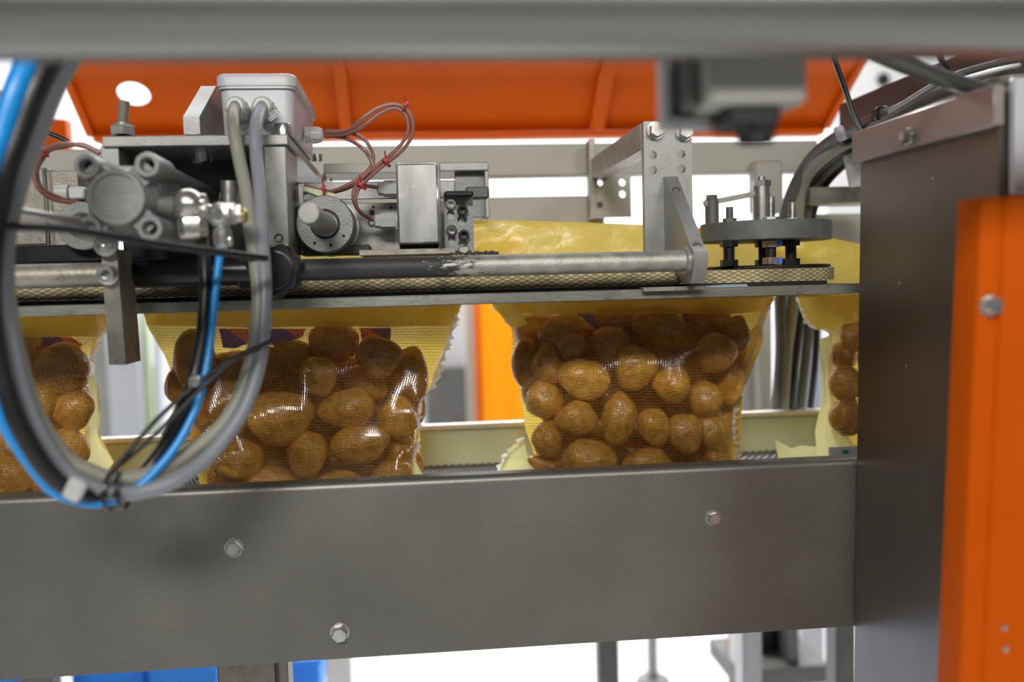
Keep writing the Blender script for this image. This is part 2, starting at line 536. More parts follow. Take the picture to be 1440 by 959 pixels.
    def plate(s, o, u, v, w, outer, holes=()):
        """flat plate: 2D outline in (u, v) at o, thickness vector w, round holes (x, y, r) or polygons"""
        o, u, v, w = Vector(o), Vector(u), Vector(v), Vector(w)
        loops = [list(outer)]
        for h in holes:
            if isinstance(h, tuple):
                x, y, r = h[:3]
                ry = h[3] if len(h) > 3 else r
                loops.append([(x + r * math.cos(2 * math.pi * k / 20), y + ry * math.sin(2 * math.pi * k / 20)) for k in range(20)])
            else:
                loops.append(h)
        tris = tessellate_polygon([[Vector((a, b, 0)) for a, b in lp] for lp in loops])
        flat = [p for lp in loops for p in lp]
        n = len(flat)
        vs = [o + u * a + v * b for a, b in flat] + [o + u * a + v * b + w for a, b in flat]
        fs = [tuple(t) for t in tris] + [tuple(i + n for i in t) for t in tris]
        k = 0
        for lp in loops:
            m = len(lp)
            for i in range(m):
                j = (i + 1) % m
                fs.append((k + i, k + j, n + k + j, n + k + i))
            k += m
        return s.add(vs, fs)

    def build(s, name, m, parent=None, label=None, cat=None, group=None, kind=None, smooth=True, recalc=True, origin=None):
        me = bpy.data.meshes.new(name)
        if parent is not None:
            off = WL[parent.name]
        elif origin is not None:
            off = Vector(origin)
        else:
            xs = [v.x for v in s.v]; ys = [v.y for v in s.v]; zs = [v.z for v in s.v]
            off = Vector(((min(xs) + max(xs)) / 2, (min(ys) + max(ys)) / 2, min(zs)))
        me.from_pydata([v - off for v in s.v], [], s.f)
        if recalc:
            bm = bmesh.new()
            bm.from_mesh(me)
            bmesh.ops.recalc_face_normals(bm, faces=bm.faces)
            bm.to_mesh(me)
            bm.free()
        if smooth:
            me.shade_smooth()
            me.set_sharp_from_angle(angle=math.radians(38))
        me.materials.append(m)
        o = bpy.data.objects.new(name, me)
        COL.objects.link(o)
        if parent is not None:
            o.parent = parent
            WL[o.name] = off
        else:
            o.location = off
            WL[o.name] = off
        if label: o['label'] = label
        if cat: o['category'] = cat
        if group: o['group'] = group
        if kind: o['kind'] = kind
        return o


WL = {}


def thing(name, label, cat, loc, group=None):
    o = bpy.data.objects.new(name, None)
    COL.objects.link(o)
    o.location = loc
    o.empty_display_size = 0.02
    o['label'] = label
    o['category'] = cat
    if group: o['group'] = group
    WL[o.name] = Vector(loc)
    return o


def PP(lst):
    return [P(*p) for p in lst]


FWD = Vector((0, -1, 0))    # towards the camera side
X1, Y1, Z1 = Vector((1, 0, 0)), Vector((0, 1, 0)), Vector((0, 0, 1))
rnd = random.Random(5)

# ------------------------------------------------------------------ setting: hall
def structure(o):
    o['kind'] = 'structure'
    return o


structure(MB().box((0.5, 2.0, -0.05), (8, 6, 0.05)).build('floor', MT['floor']))
structure(MB().box((0.5, 8.05, 2.4), (8, 0.05, 2.4)).build('wall_back', MT['white']))
structure(MB().box((0.5, 4.5, 4.85), (8, 3.5, 0.05)).build('ceiling', MT['ceil']))
structure(MB().box((-4.0, 5.0, 2.4), (0.05, 3.0, 2.4)).build('wall_left', MT['ceil']))
structure(MB().box((6.5, 5.0, 2.4), (0.05, 3.0, 2.4)).build('wall_right', MT['ceil']))

# ------------------------------------------------------------------ overhead pipe and sensor
pc = P(720, 84, 0.52); PR = 0.027
MB().cyl((-0.75, 0.52, pc.z + PR), (0.95, 0.52, pc.z + PR), PR, 64).build(
    'overhead_pipe', MT['pipe'], label='thick brushed steel pipe crossing the very top, blurred and nearest to the camera', cat='pipe')

sn = thing('sensor_unit', 'grey sensor housing with black lens barrel hanging from the overhead pipe', 'sensor', P(1065, 84, 0.56))
MB().bxp(996, 70, 1137, 146, 0.54, 0.60, 0.003).build('housing', MT['grey_paint'], sn)
b = MB(); b.bxp(1022, 146, 1101, 176, 0.545, 0.58, 0.003)
b.build('lens_mount', MT['black'], sn)
a = P(1062, 172, 0.562); b = MB()
b.lathe(a, (0, 0, -1), [(0, 0), (0.0125, 0), (0.0125, 0.006), (0.0108, 0.008), (0.0108, 0.0125), (0.0088, 0.0125), (0.008, 0.011), (0, 0.010)], 32)
b.build('lens_barrel', MT['black'], bpy.data.objects['lens_mount'])
MB().bxp(966, 60, 998, 150, 0.555, 0.60, 0.002).build('side_block', MT['grey_dark'], sn)
cl = thing('mounting_plate', 'pale see-through mounting plate with red print left of the grey sensor', 'plate', P(955, 185, 0.585))
b = MB(); b.bxp(931, 66, 1000, 182, 0.585, 0.589, 0.001); b.bxp(931, 66, 942, 182, 0.575, 0.589, 0.001); b.bxp(941, 164, 1006, 182, 0.575, 0.586, 0.001)
b.build('plate_body', MT['clear'], cl)
b = MB(); b.bxp(951, 105, 974, 126, 0.583, 0.5848, 0); b.bxp(952, 146, 976, 160, 0.583, 0.5848, 0)
b.build('red_print', MT['red'], cl, label='two faded red printed marks')
b = MB()
for x, y in ((940, 92), (951, 176), (983, 92)):
    b.sock(P(x, y, 0.585), FWD, 0.0032, 0.003)
b.build('screw', MT['zinc'], cl)

# ------------------------------------------------------------------ steel column at the right
Yn, Yfar = 0.712, 0.945
xc = P(1211, 300, Yfar).x
zt = P(1211, 186, Yfar).z
zf = P(1211, 231, Yfar).z
col = thing('steel_column', 'brownish reflective steel column casing filling the right side behind the orange post', 'column', (xc + 0.09, 0.83, 0.0))
b = MB()
lean = -0.030
def lx(z): return xc + (z - zf) * -lean * 0.6
vs = []
for z in (0.0, zt - 0.002):
    vs += [(lx(z), Yn, z), (lx(z) + 0.2, Yn, z), (lx(z) + 0.2, Yfar, z), (lx(z), Yfar, z)]
b.add(vs, [(0, 1, 2, 3), (4, 5, 6, 7), (0, 1, 5, 4), (1, 2, 6, 5), (2, 3, 7, 6), (3, 0, 4, 7)])
b.build('casing', MT['steel_brown'], col)
b = MB(); b.box((xc - 0.003, (Yn + Yfar) / 2, (zt + zf) / 2), (0.005, (Yfar - Yn) / 2 + 0.004, (zt - zf) / 2), None, 0.0012)
b.build('top_flange', MT['flange'], col)
Yb = 0.835
b = MB(); b.hexb((xc - 0.008, Yb, P(1298, 192, Yb).z), (-1, 0, 0), 0.0058, 0.006); b.build('bolt', MT['zinc'], col)
for px, py in ((1312, 252), (1268, 399), (1354, 515), (1279, 514)):
    Yr = xc * F / (px - 586 + 0.0) if False else None
    # point where the pixel ray meets the side face x = xc
    d = P(px, py, 1.0) - CAM
    t = xc / d.x
    p = CAM + d * t
    MB().lathe((lx(p.z) - 0.0002, p.y, p.z), (-1, 0, 0), [(0, 0), (0.0022, 0), (0.0018, 0.0009), (0, 0.0012)], 12).build('rivet', MT['steel_brown'], col)
b = MB(); b.bxp(1427, 108, 1500, 272, 0.70, 0.708, 0.001); b.build('end_strip', MT['white_pl'], col, label='pale strip on the near corner of the column')

og = thing('guard_post', 'tall orange painted sheet metal guard post at the right frame edge', 'post', (P(1440, 959, 0.66).x, 0.66, 0.0))
tl, bl = P(1380, 277, 0.655), P(1349, 975, 0.655)
k = (bl.x - tl.x) / (bl.z - tl.z)
def ox(z, d): return tl.x + (z - tl.z) * k + d
prof = [(0.0, 0.030), (0.0, 0.003), (0.0012, 0.0008), (0.003, 0.0), (0.0155, 0.0), (0.0175, -0.003), (0.0195, -0.004), (0.09, -0.004), (0.09, 0.030)]
b = MB(); n = len(prof); vs = []
for z in (0.0, tl.z):
    vs += [(ox(z, x), 0.655 + y, z) for x, y in prof]
b.add(vs, [tuple(range(n)), tuple(range(n, 2 * n))] + [(i, (i + 1) % n, n + (i + 1) % n, n + i) for i in range(n)])
b.build('sheet', MT['orange'], og)
b = MB(); b.hexb(P(1392, 430, 0.655), FWD, 0.0072, 0.006, washer=1.15); b.build('bolt', MT['zinc'], og)
for px, py in ((1412, 883), (1414, 913)):
    MB().lathe(P(px, py, 0.651), FWD, [(0, -0.001), (0.0025, 0), (0.002, 0.001), (0, 0.0012)], 14).build('rivet', MT['zinc'], og)

# ------------------------------------------------------------------ conveyor side panel
YP = 0.95
zt = P(720, 667, YP).z
zb = P(720, 911, YP).z
xl, xr = P(-160, 700, YP).x, xc + 0.12
pn = thing('conveyor_side_panel', 'wide grey stainless side panel running below the potato bags', 'panel', ((xl + xr) / 2, YP, zb))
pr = []
for k in range(7):
    th = math.pi / 2 * k / 6
    pr.append((0.006 * (1 - math.sin(th)), zt - 0.006 + 0.006 * math.sin(th) if False else zt - 0.006 * (1 - math.sin(th)) ))
# outer profile in (y, z): lower return, face, rounded top bend, upper return
out = [(0.045, zb), (0.0, zb), (0.0, zt - 0.007)]
for k in range(1, 7):
    th = math.pi / 2 * k / 6
    out.append((0.007 - 0.007 * math.cos(th), zt - 0.007 + 0.007 * math.sin(th)))
out += [(0.022, zt)]
inn = [(y if y > 0.02 else y + 0.003, z - 0.003 if z > zb + 0.01 else z + 0.003) for y, z in out]
inn = [(0.045, zb + 0.003), (0.003, zb + 0.003), (0.003, zt - 0.008), (0.008, zt - 0.003), (0.022, zt - 0.003)]
prf = out + inn[::-1]
b = MB(); b.prism([(xl, YP + y, z) for y, z in prf], (xr - xl, 0, 0))
b.build('panel_sheet', MT['panel'], pn)
for px, py, lab, rr in ((329, 770, None, 0.0074), (1003, 729, None, 0.0066), (478, 888, None, 0.0082)):
    b = MB()
    p = P(px, py, YP)
    b.hexb(p, FWD if py < 850 else (0, -1, -0.12), rr, 0.0085 if py > 850 else 0.0055, ph=0.2, washer=1.3 if py < 850 else 1.2)
    b.build('bolt', MT['zinc'], pn)
# legs of the conveyor under the panel
zbelt = P(700, 655, 1.34).z
lg = thing('conveyor_support', 'grey conveyor leg below the panel, left of the blue crate gap', 'leg', (P(357, 955, 1.12).x, 1.12, 0))
b = MB(); q = P(305, 940, 1.1); q2 = P(388, 940, 1.1); b.box(((q.x + q2.x) / 2, 1.12, zb / 2 + 0.02), ((q2.x - q.x) / 2, 0.02, zb / 2 + 0.02), None, 0.002)
b.build('leg_tube', MT['beige_steel'], lg)
b = MB(); q = P(392, 940, 1.1); q2 = P(405, 940, 1.1); b.box(((q.x + q2.x) / 2, 1.12, zb / 2 + 0.02), ((q2.x - q.x) / 2, 0.02, zb / 2 + 0.02), None, 0.001)
b.build('leg_rib', MT['grey_paint'], lg)

# ------------------------------------------------------------------ conveyor belt and trough
xa, xb_ = P(-200, 650, 1.1).x, xc + 0.35
cb = thing('conveyor_belt', 'dark ridged rubber conveyor belt carrying the potato bags', 'conveyor belt', (0.1, 1.16, zbelt - 0.012))
MB().box(((xa + xb_) / 2, 1.17, zbelt - 0.006), ((xb_ - xa) / 2, 0.19, 0.006), None, 0.002).build('belt_band', MT['conv'], cb)
b = MB()
x = xa
while x < xb_:
    y = 1.22
    j = 0
    while y < 1.355:
        w = 0.0042; cx = x + (0.0025 if j % 2 else -0.0025)
        b.add([(cx - w, y - 0.004, zbelt), (cx + w, y - 0.004, zbelt), (cx + w, y + 0.004, zbelt), (cx - w, y + 0.004, zbelt), (cx, y, zbelt + 0.0028)],
              [(0, 1, 4), (1, 2, 4), (2, 3, 4), (3, 0, 4)])
        y += 0.009; j += 1
    x += 0.0105
b.build('belt_grip_nubs', MT['conv'], cb, kind='stuff', smooth=False)

zr = P(720, 597, 1.38).z
tr = thing('conveyor_trough', 'pale green trough wall with white rim along the far side of the belt', 'trough', (0.1, 1.4, zbelt - 0.02))
prf = [(1.362, zbelt - 0.01), (1.40, zbelt - 0.01), (1.43, zr - 0.004), (1.425, zr - 0.004), (1.39, zbelt + 0.004)]
MB().prism([(xa, 1.358, zbelt - 0.014), (xa, 1.395, zbelt - 0.014), (xa, 1.395, zr - 0.004), (xa, 1.391, zr - 0.004), (xa, 1.378, zbelt + 0.012), (xa, 1.362, zbelt - 0.002)], (xb_ - xa, 0, 0)).build('trough_wall', MT['trough'], tr)
MB().box(((xa + xb_) / 2, 1.395, zr - 0.001), ((xb_ - xa) / 2, 0.012, 0.0035), None, 0.0015).build('trough_rim', MT['trough_rim'], tr)

# ------------------------------------------------------------------ guide bar, grip belt, pulley, rail
YB = 1.01
zB0, zB1 = P(720, 426.5, YB).z, P(720, 411.5, YB).z
xl = P(-140, 430, YB).x
MB().box(((xl + xc + 0.03) / 2, YB + 0.085, (zB0 + zB1) / 2), ((xc + 0.03 - xl) / 2, 0.085, (zB1 - zB0) / 2), None, 0.001).build(
    'guide_bar', MT['bar'], label='long grey-beige steel bar under the knurled belt, above the bags', cat='guide bar')
MB().bxp(905, 403, 992, 409, 1.0, 1.03, 0.0005).build('shim_plate', MT['beige_steel'], label='thin scratched shim under the foot of the rail bracket', cat='plate')
b = MB(); q = P(985, 405, 1.02); zz = zB1
b.add([(q.x, 1.012, zz + .0006), (q.x + 0.05, 1.011, zz + .0006), (q.x + 0.055, 1.03, zz + .003), (q.x + 0.02, 1.035, zz + .0035), (q.x - 0.004, 1.03, zz + .0015),
       (q.x, 1.012, zz), (q.x + 0.05, 1.011, zz), (q.x + 0.055, 1.03, zz), (q.x + 0.02, 1.035, zz), (q.x - 0.004, 1.03, zz)],
      [(0, 1, 2, 3, 4), (5, 6, 7, 8, 9), (0, 1, 6, 5), (1, 2, 7, 6), (2, 3, 8, 7), (3, 4, 9, 8), (4, 0, 5, 9)])
b.build('paper_scrap', mat('pale_blue_paper', (0.45, 0.6, 0.75), 0.6), label='small pale blue scrap lying on the bar right of the bracket foot', cat='scrap')

YD = 1.12
dc = P(1076, 320, YD)
DR = 0.0765
YBf = YD - DR                       # front of the belt
zk0, zk1 = P(720, 405.5, YBf).z, P(720, 387, YBf).z
MB().box(((xl + xc) / 2, 1.105, (zB1 + zk0) / 2), ((xc - xl) / 2, 0.078, (zk0 - zB1) / 2 - 0.0002), None, 0.0005).build('gap_strip', MT['rubber'], label='black strip for the dark gap between the knurled belt and the steel bar', cat='strip')  # added black strip darkens the shaded gap under the belt
gb = thing('grip_belt', 'beige diamond-knurled rubber belt running under the round rail', 'belt', (0, YD, zk0))
xs0 = P(-150, 400, YBf).x
path = [(xs0, -1)]
Ls = dc.x - xs0
arc = math.pi * DR
tot = Ls * 2 + arc
def bpath(s, r=DR):
    if s < Ls:
        return Vector((xs0 + s, YD - r, 0)), Vector((0, -1, 0))
    if s < Ls + arc:
        t = (s - Ls) / DR
        nrm = Vector((math.sin(t), -math.cos(t), 0))
        return Vector((dc.x, YD, 0)) + nrm * r, nrm
    return Vector((dc.x - (s - Ls - arc), YD + r, 0)), Vector((0, 1, 0))
b = MB(); ns = 90; ss = [0, Ls * 0.5] + [Ls + arc * k / 24 for k in range(25)] + [tot - Ls * 0.5, tot]
vs = []
for s in ss:
    p, nn = bpath(s)
    q = p - nn * 0.005
    vs += [(p.x, p.y, zk0), (p.x, p.y, zk1), (q.x, q.y, zk1), (q.x, q.y, zk0)]
fs = []
for i in range(len(ss) - 1):
    for k in range(4):
        fs.append((i * 4 + k, i * 4 + (k + 1) % 4, (i + 1) * 4 + (k + 1) % 4, (i + 1) * 4 + k))
fs += [(0, 1, 2, 3), tuple(len(vs) - 4 + k for k in range(4))]
b.add(vs, fs); b.build('belt_band', MT['belt_low'], gb)
b = MB(); du = 0.0108; hh = zk1 - zk0; dv = hh / 3.0
s = 0.0; i = 0
while s < Ls + arc * 1.02:
    rows = [0.5, 1.5, 2.5] if i % 2 == 0 else [0, 1, 2, 3]
    for r in rows:
        z = zk0 + r * dv
        def pt(ds, dz, h):
            zz = min(max(z + dz, zk0), zk1)
            p, nn = bpath(max(0, s + ds))
            return (p.x + nn.x * h, p.y + nn.y * h, zz)
        a = du * 0.47; c = dv * 0.44; m = 0.0016
        b.add([pt(-a, 0, 0), pt(0, c, 0), pt(a, 0, 0), pt(0, -c, 0),
               pt(-a * .45, 0, m), pt(0, c * .45, m), pt(a * .45, 0, m), pt(0, -c * .45, m)],
              [(0, 1, 5, 4), (1, 2, 6, 5), (2, 3, 7, 6), (3, 0, 4, 7), (4, 5, 6, 7)])
    s += du / 2; i += 1
b.build('diamond_knurls', MT['belt'], gb, kind='stuff', smooth=False)

pu = thing('belt_pulley', 'dark grey disc pulley with threaded studs turning the knurled belt', 'pulley', (dc.x, YD, zk0))
zd0, zd1 = P(1076, 336, YD - DR).z, P(1076, 308, YD - DR).z
c0 = Vector((dc.x, YD, 0))
MB().lathe((dc.x, YD, zd0), Z1, [(0, 0), (DR - 0.001, 0), (DR, 0.001), (DR, zd1 - zd0 - 0.001), (DR - 0.001, zd1 - zd0), (0, zd1 - zd0)], 96).build('disc', MT['disc'], pu)
MB().lathe((dc.x, YD, zk0 + 0.0005), Z1, [(0, 0), (DR - 0.006, 0), (DR - 0.006, hh), (DR - 0.002, hh + 0.0005), (DR - 0.002, hh + 0.003), (DR - 0.004, hh + 0.004), (0, hh + 0.004)], 64).build('pulley_wheel', MT['rubber'], pu)
zp = zk0 + hh + 0.0045
for px, py, Yq in ((1025, 350, 1.075), (1112, 350, 1.085), (1074, 350, 1.115)):
    q = P(px, py, Yq)
    b = MB(); b.cyl((q.x, Yq, zp), (q.x, Yq, zd0), 0.0065, 18)
    b.lathe((q.x, Yq, zp), Z1, [(0, 0), (0.0105, 0), (0.0105, 0.007), (0, 0.007)], 6)
    b.lathe((q.x, Yq, zd0 - 0.007), Z1, [(0, 0), (0.0105, 0), (0.0105, 0.007), (0, 0.007)], 6)
    b.build('spacer_stud', MT['black'], pu)
q = P(1084, 350, 1.07)
b = MB(); b.cyl((q.x, 1.07, zp), (q.x, 1.07, zd0), 0.006, 18)
b.build('axle_bolt', MT['rubber'], pu)
for z in (zp + 0.001, zd0 - 0.0085):
    nut_ = MB().lathe((q.x, 1.07, z), Z1, [(0, 0), (0.0098, 0), (0.0098, 0.0075), (0, 0.0075)], 6, 0.4).build('nut', MT['zinc'], pu)
    MB().box((q.x + 0.0075, 1.0615, z + 0.0037), (0.0028, 0.0012, 0.0032), None, 0.0004).build('nut_tag', MT['tag_blue'], nut_, label='small blue paint mark on the nut')
for px, top, Yq, r, m_, thr in ((1026, 291, 1.10, 0.0042, 'grey_dark', False), (1084, 276, 1.09, 0.0052, 'zinc', True), (1114, 285, 1.12, 0.0052, 'zinc', True)):
    q = P(px, 305, Yq); zt_ = P(px, top, Yq).z
    b = MB(); b.thread((q.x, Yq, zd1 - 0.002), (q.x, Yq, zt_), r) if thr else b.cyl((q.x, Yq, zd1 - 0.002), (q.x, Yq, zt_), r, 16, c=0.0005)
    b.lathe((q.x, Yq, zd1), Z1, [(0, 0), (r * 1.9, 0), (r * 1.9, 0.005), (0, 0.005)], 6, 0.2)
    b.build('stud', MT[m_], pu)
b = MB(); q = P(1075, 300, 1.17); zt_ = P(1075, 262, 1.17).z
b.cyl((q.x - 0.004, 1.17, zd1 - 0.002), (q.x - 0.004, 1.17, zt_), 0.011, 20)
b.lathe((q.x - 0.004, 1.17, zt_), Z1, [(0, 0), (0.0125, 0), (0.0125, 0.007), (0, 0.007)], 6)
b.cyl((q.x - 0.004, 1.17, zt_), (q.x - 0.004, 1.17, zt_ + 0.012), 0.005, 16)
b.build('centre_post', MT['steel'], pu)
b = MB(); q = P(1001, 290, 1.17); zt_ = P(1001, 280, 1.17).z
b.cyl((q.x, 1.17, zd1 - 0.002), (q.x, 1.17, zt_), 0.0085, 20, c=0.001); b.lathe((q.x, 1.17, zt_), Z1, [(0, 0), (0.007, 0), (0.007, 0.005), (0, 0.005)], 6)
b.build('side_post', MT['grey_dark'], pu)
lv = MB(); A = P(993, 286, 1.165); B = P(1083, 268, 1.165)
d = (B - A).normalized(); up = Vector((-d.z, 0, d.x)) * 0.0032
lv.prism([A - up, B - up, B + up, A + up], (0, 0.012, 0)); lv.build('lever_bar', MT['beige_steel'], pu)

YR = 0.985
rr = thing('round_rail', 'round galvanised rail tube with worn black paint above the knurled belt', 'rail', (0, YR, P(720, 374, YR).z - 0.012))
RR = S(15, YR); zc = P(720, 372.5, YR).z
xA, xB = P(415, 380, YR).x, P(968, 368, YR).x
MT['worn'] = worn_pipe_mat(-9, P(745, 372, YR).x, 0.19)
MB().cyl((xA - 0.03, YR, zc), (xB, YR, zc), RR, 40, c=0.001).build('rail_tube', MT['worn'], rr)
xC = P(-120, 390, YR).x; xD = P(192, 385, YR).x
MB().cyl((xC, YR, zc), (xD, YR, zc), RR * 1.1, 40, c=0.001).build('rail_tube', MT['beige_steel'], rr)
MB().lathe((xD - 0.002, YR, zc), X1, [(0, 0), (RR * 1.15, 0), (RR * 1.28, 0.004), (RR * 1.28, xA - xD - 0.03), (RR * 1.1, xA - xD - 0.022), (0, xA - xD - 0.022)], 40).build('rubber_sleeve', MT['black'], rr, label='black rubber sleeve on the rail')

# rail bracket
YK = 1.08
bk = thing('rail_bracket', 'pale aluminium bracket plate with bolts and holes holding the rail end', 'bracket', P(945, 352, YK))
o = P(908, 354, YK); w = P(975, 354, YK).x - o.x; h = P(940, 171, YK).z - P(940, 354, YK).z
def kx(px): return (px - 908) / 67.0 * w
def ky(py): return (354 - py) / 183.0 * h
holes = [(kx(x), ky(y), S(6.2, YK)) for x, y in ((920, 218), (960, 217), (920, 239), (960, 238))]
MB().plate(o, X1, Z1, (0, 0.012, 0), [(0, 0), (w, 0), (w, h - 0.002), (w - 0.002, h), (0.001, h), (0, h - 0.001)], holes).build('bracket_plate', MT['alu'], bk)
bplate = bpy.data.objects['bracket_plate']
for x, y in ((922, 187), (963, 189)):
    b = MB(); b.hexb(P(x - 1, y - 3, YK), FWD, 0.0088, 0.009, ph=0.5, washer=1.18, wh=0.003); b.build('bolt', MT['zinc'], bplate)
b = MB()
# sloping gusset leg in the y-z plane, from the plate forward and down to the rail
gx0, gx1 = P(933, 255, YK).x, P(951, 255, YK).x
zA = P(942, 249, YK).z; 
Yf = 0.965
zBm = P(978, 345, Yf).z; zC = P(975, 375, Yf).z; zE = P(975, 398, 0.98).z
poly = [(gx0, YK, zA), (gx0, YK - 0.006, zA), (gx0, Yf + 0.012, zBm), (gx0, Yf, zBm - 0.006), (gx0, Yf, zC), (gx0, Yf + 0.012, zE), (gx0, Yf + 0.045, zE), (gx0, YK, P(940, 352, YK).z)]
b.prism(poly, (gx1 - gx0, 0, 0))
gus = b.build('gusset', MT['alu'], bk)
for px, py in ((949, 267), (979, 346)):
    t = (P(0, py, 1.02).z - zA)
    # position on the sloping front face
    best = None
    for i in range(101):
        f_ = i / 100; Yq = (YK - 0.006) * (1 - f_) + (Yf + 0.012) * f_; zq = zA * (1 - f_) + zBm * f_
        e = abs(P(px, py, Yq).z - zq)
        if best is None or e < best[0]: best = (e, Yq, zq)
    nrm = Vector((0, -(zA - zBm), (YK - 0.006) - (Yf + 0.012))).normalized()
    nrm = Vector((0, -abs(nrm.y), -abs(nrm.z)))
    nrm = Vector((0, -1, 0.9)).normalized()
    b = MB(); p = Vector(((gx0 + gx1) / 2, best[1], best[2]))
    b.lathe(p - nrm * 0.001, nrm, [(0.0048, 0), (0.0048, 0.0014), (0.0034, 0.0015), (0.0028, 0.0006), (0, 0.0006)], 18)
    b.build('pin', MT['grey_dark'], gus)
b = MB(); b.cyl((P(962, 367, YR).x, YR, zc), (P(975, 367, YR).x, YR, zc), RR * 1.35, 32, c=0.001); b.build('rail_collar', MT['alu'], bk)
# arm back to the frame
xa0 = P(903, 190, YK).x; za0, za1 = P(903, 211, YK + .012).z, P(906, 174, YK + .012).z
MB().box((xa0 + 0.012, (YK + 0.012 + 1.40) / 2, (za0 + za1) / 2), (0.012, (1.40 - YK - 0.012) / 2, (za1 - za0) / 2), None, 0.001).build('arm', MT['beige_steel'], bk)
o = P(838, 306, 1.40); w = P(888, 306, 1.40).x - o.x; h = P(860, 247, 1.40).z - P(860, 306, 1.40).z
MB().plate(o, X1, Z1, (0, 0.008, 0), [(0, 0), (w, 0), (w, h), (0, h)], [(w * .77, h * .83, 0.0055), (w * .77, h * .55, 0.0055), (w * .15, h * .83, 0.0045), (w * .12, h * .3, 0.005)]).build('rear_plate', MT['grey_paint'], bk)
MB().bxp(829, 196, 838, 306, 1.395, 1.42, 0.0005).build('rear_post', MT['beige_steel'], bk)

# ------------------------------------------------------------------ orange hood and rear beams
hd = thing('machine_hood', 'large orange sloping machine hood with two ribs across the background', 'hood', P(640, 195, 1.75))
def hood_quad(pts, t=0.004):
    A = [Vector(p) for p in pts]
    n = (A[1] - A[0]).cross(A[2] - A[0]).normalized()
    if n.y < 0: n = -n
    b = MB(); b.prism(A, n * t); return b
zbt, zmd, ztp = P(640, 188, 1.75).z, P(640, 112, 1.66).z, P(640, -60, 1.35).z
xbl, xbr = P(137, 195, 1.75).x, P(1152, 190, 1.75).x
xml, xmr = P(104, 125, 1.66).x, P(1192, 112, 1.66).x
xtl, xtr = P(20, -60, 1.35).x, P(1280, -60, 1.35).x
# lower face with the round hole
o = Vector((0, 1.75, zbt)); v = Vector((0, 1.66 - 1.75, zmd - zbt)); vl = v.length; v.normalize()
d = P(188, 133, 1.0) - CAM
nn = X1.cross(v); t = (o - CAM).dot(nn) / d.dot(nn); hp = CAM + d * t - o
e2 = [(xbl, 0), (xbr, 0), (xmr, vl), (xml, vl)]
hole = [(hp.x + 0.027 * math.cos(2 * math.pi * k / 24), hp.dot(v) + 0.026 * math.sin(2 * math.pi * k / 24)) for k in range(24)]
MB().plate(o, X1, v, nn * (0.004 if nn.y > 0 else -0.004), e2, [hole]).build('hood_panel', MT['orange'], hd)
hood_quad([(xml, 1.66, zmd), (xmr, 1.66, zmd), (xtr, 1.35, ztp), (xtl, 1.35, ztp)]).build('hood_panel', MT['orange'], hd)
for px, wpx in ((488, 16), (836, 20)):
    x0 = P(px - wpx / 2, 188, 1.75).x; x1 = P(px + wpx / 2, 188, 1.75).x
    b = MB(); b.prism([(x0, 1.75, zbt), (x0, 1.66, zmd), (x0, 1.35, ztp), (x0, 1.33, ztp), (x0, 1.635, zmd - 0.004), (x0, 1.725, zbt)], (x1 - x0, 0, 0))
    b.build('rib', MT['orange'], hd)
b = MB(); za = P(640, 194, 1.73).z
b.box(((xbl + xbr) / 2, 1.745, (za + zbt) / 2), ((xbr - xbl) / 2, 0.02, (zbt - za) / 2), None, 0.002); b.build('flange', MT['orange'], hd)
for x0, x1 in (((xbl, xml, xtl), -1), ((xbr, xmr, xtr), 1)):
    b = MB()
    s_ = x1
    pts = [Vector((x0[0], 1.75, zbt)), Vector((x0[1], 1.66, zmd)), Vector((x0[2], 1.35, ztp)), Vector((x0[2], 1.33, ztp)), Vector((x0[1], 1.64, zmd)), Vector((x0[0], 1.73, zbt))]
    b.prism(pts, (0.012 * s_, 0, 0)); b.build('edge_strip', MT['orange'], hd)
hd2 = thing('hood_bracket', 'small orange bracket glowing in light behind the cables at far left', 'bracket', P(80, 205, 1.9))
b = MB(); A = [P(58, 165, 1.9), P(92, 168, 1.9), P(96, 225, 1.9), P(55, 225, 1.9)]
b.prism(A, (0, 0.03, 0)); b.build('bracket_body', MT['orange'], hd2); b = MB(); b.prism([P(-30, 128, 1.9), P(12, 128, 1.9), P(8, 170, 1.9), P(-30, 175, 1.9)], (0, 0.03, 0)); b.build('bracket_body', MT['orange'], hd2)

bm_ = thing('rear_beams', 'grey painted rear machine frame of two long beams below the hood', 'frame', (0.1, 1.45, P(640, 305, 1.44).z))
MB().bxp(-150, 205, 1150, 251, 1.44, 1.48, 0.002).build('upper_beam', MT['grey_paint'], bm_)
MB().bxp(-150, 283, 850, 325, 1.44, 1.48, 0.002).build('lower_beam', MT['grey_paint'], bm_)
MB().bxp(1062, 225, 1102, 300, 1.41, 1.44, 0.004).build('upright', MT['grey_paint'], bm_)
MB().bxp(1105, 300, 1300, 345, 1.44, 1.48, 0.002).build('side_beam', MT['grey_paint'], bm_)

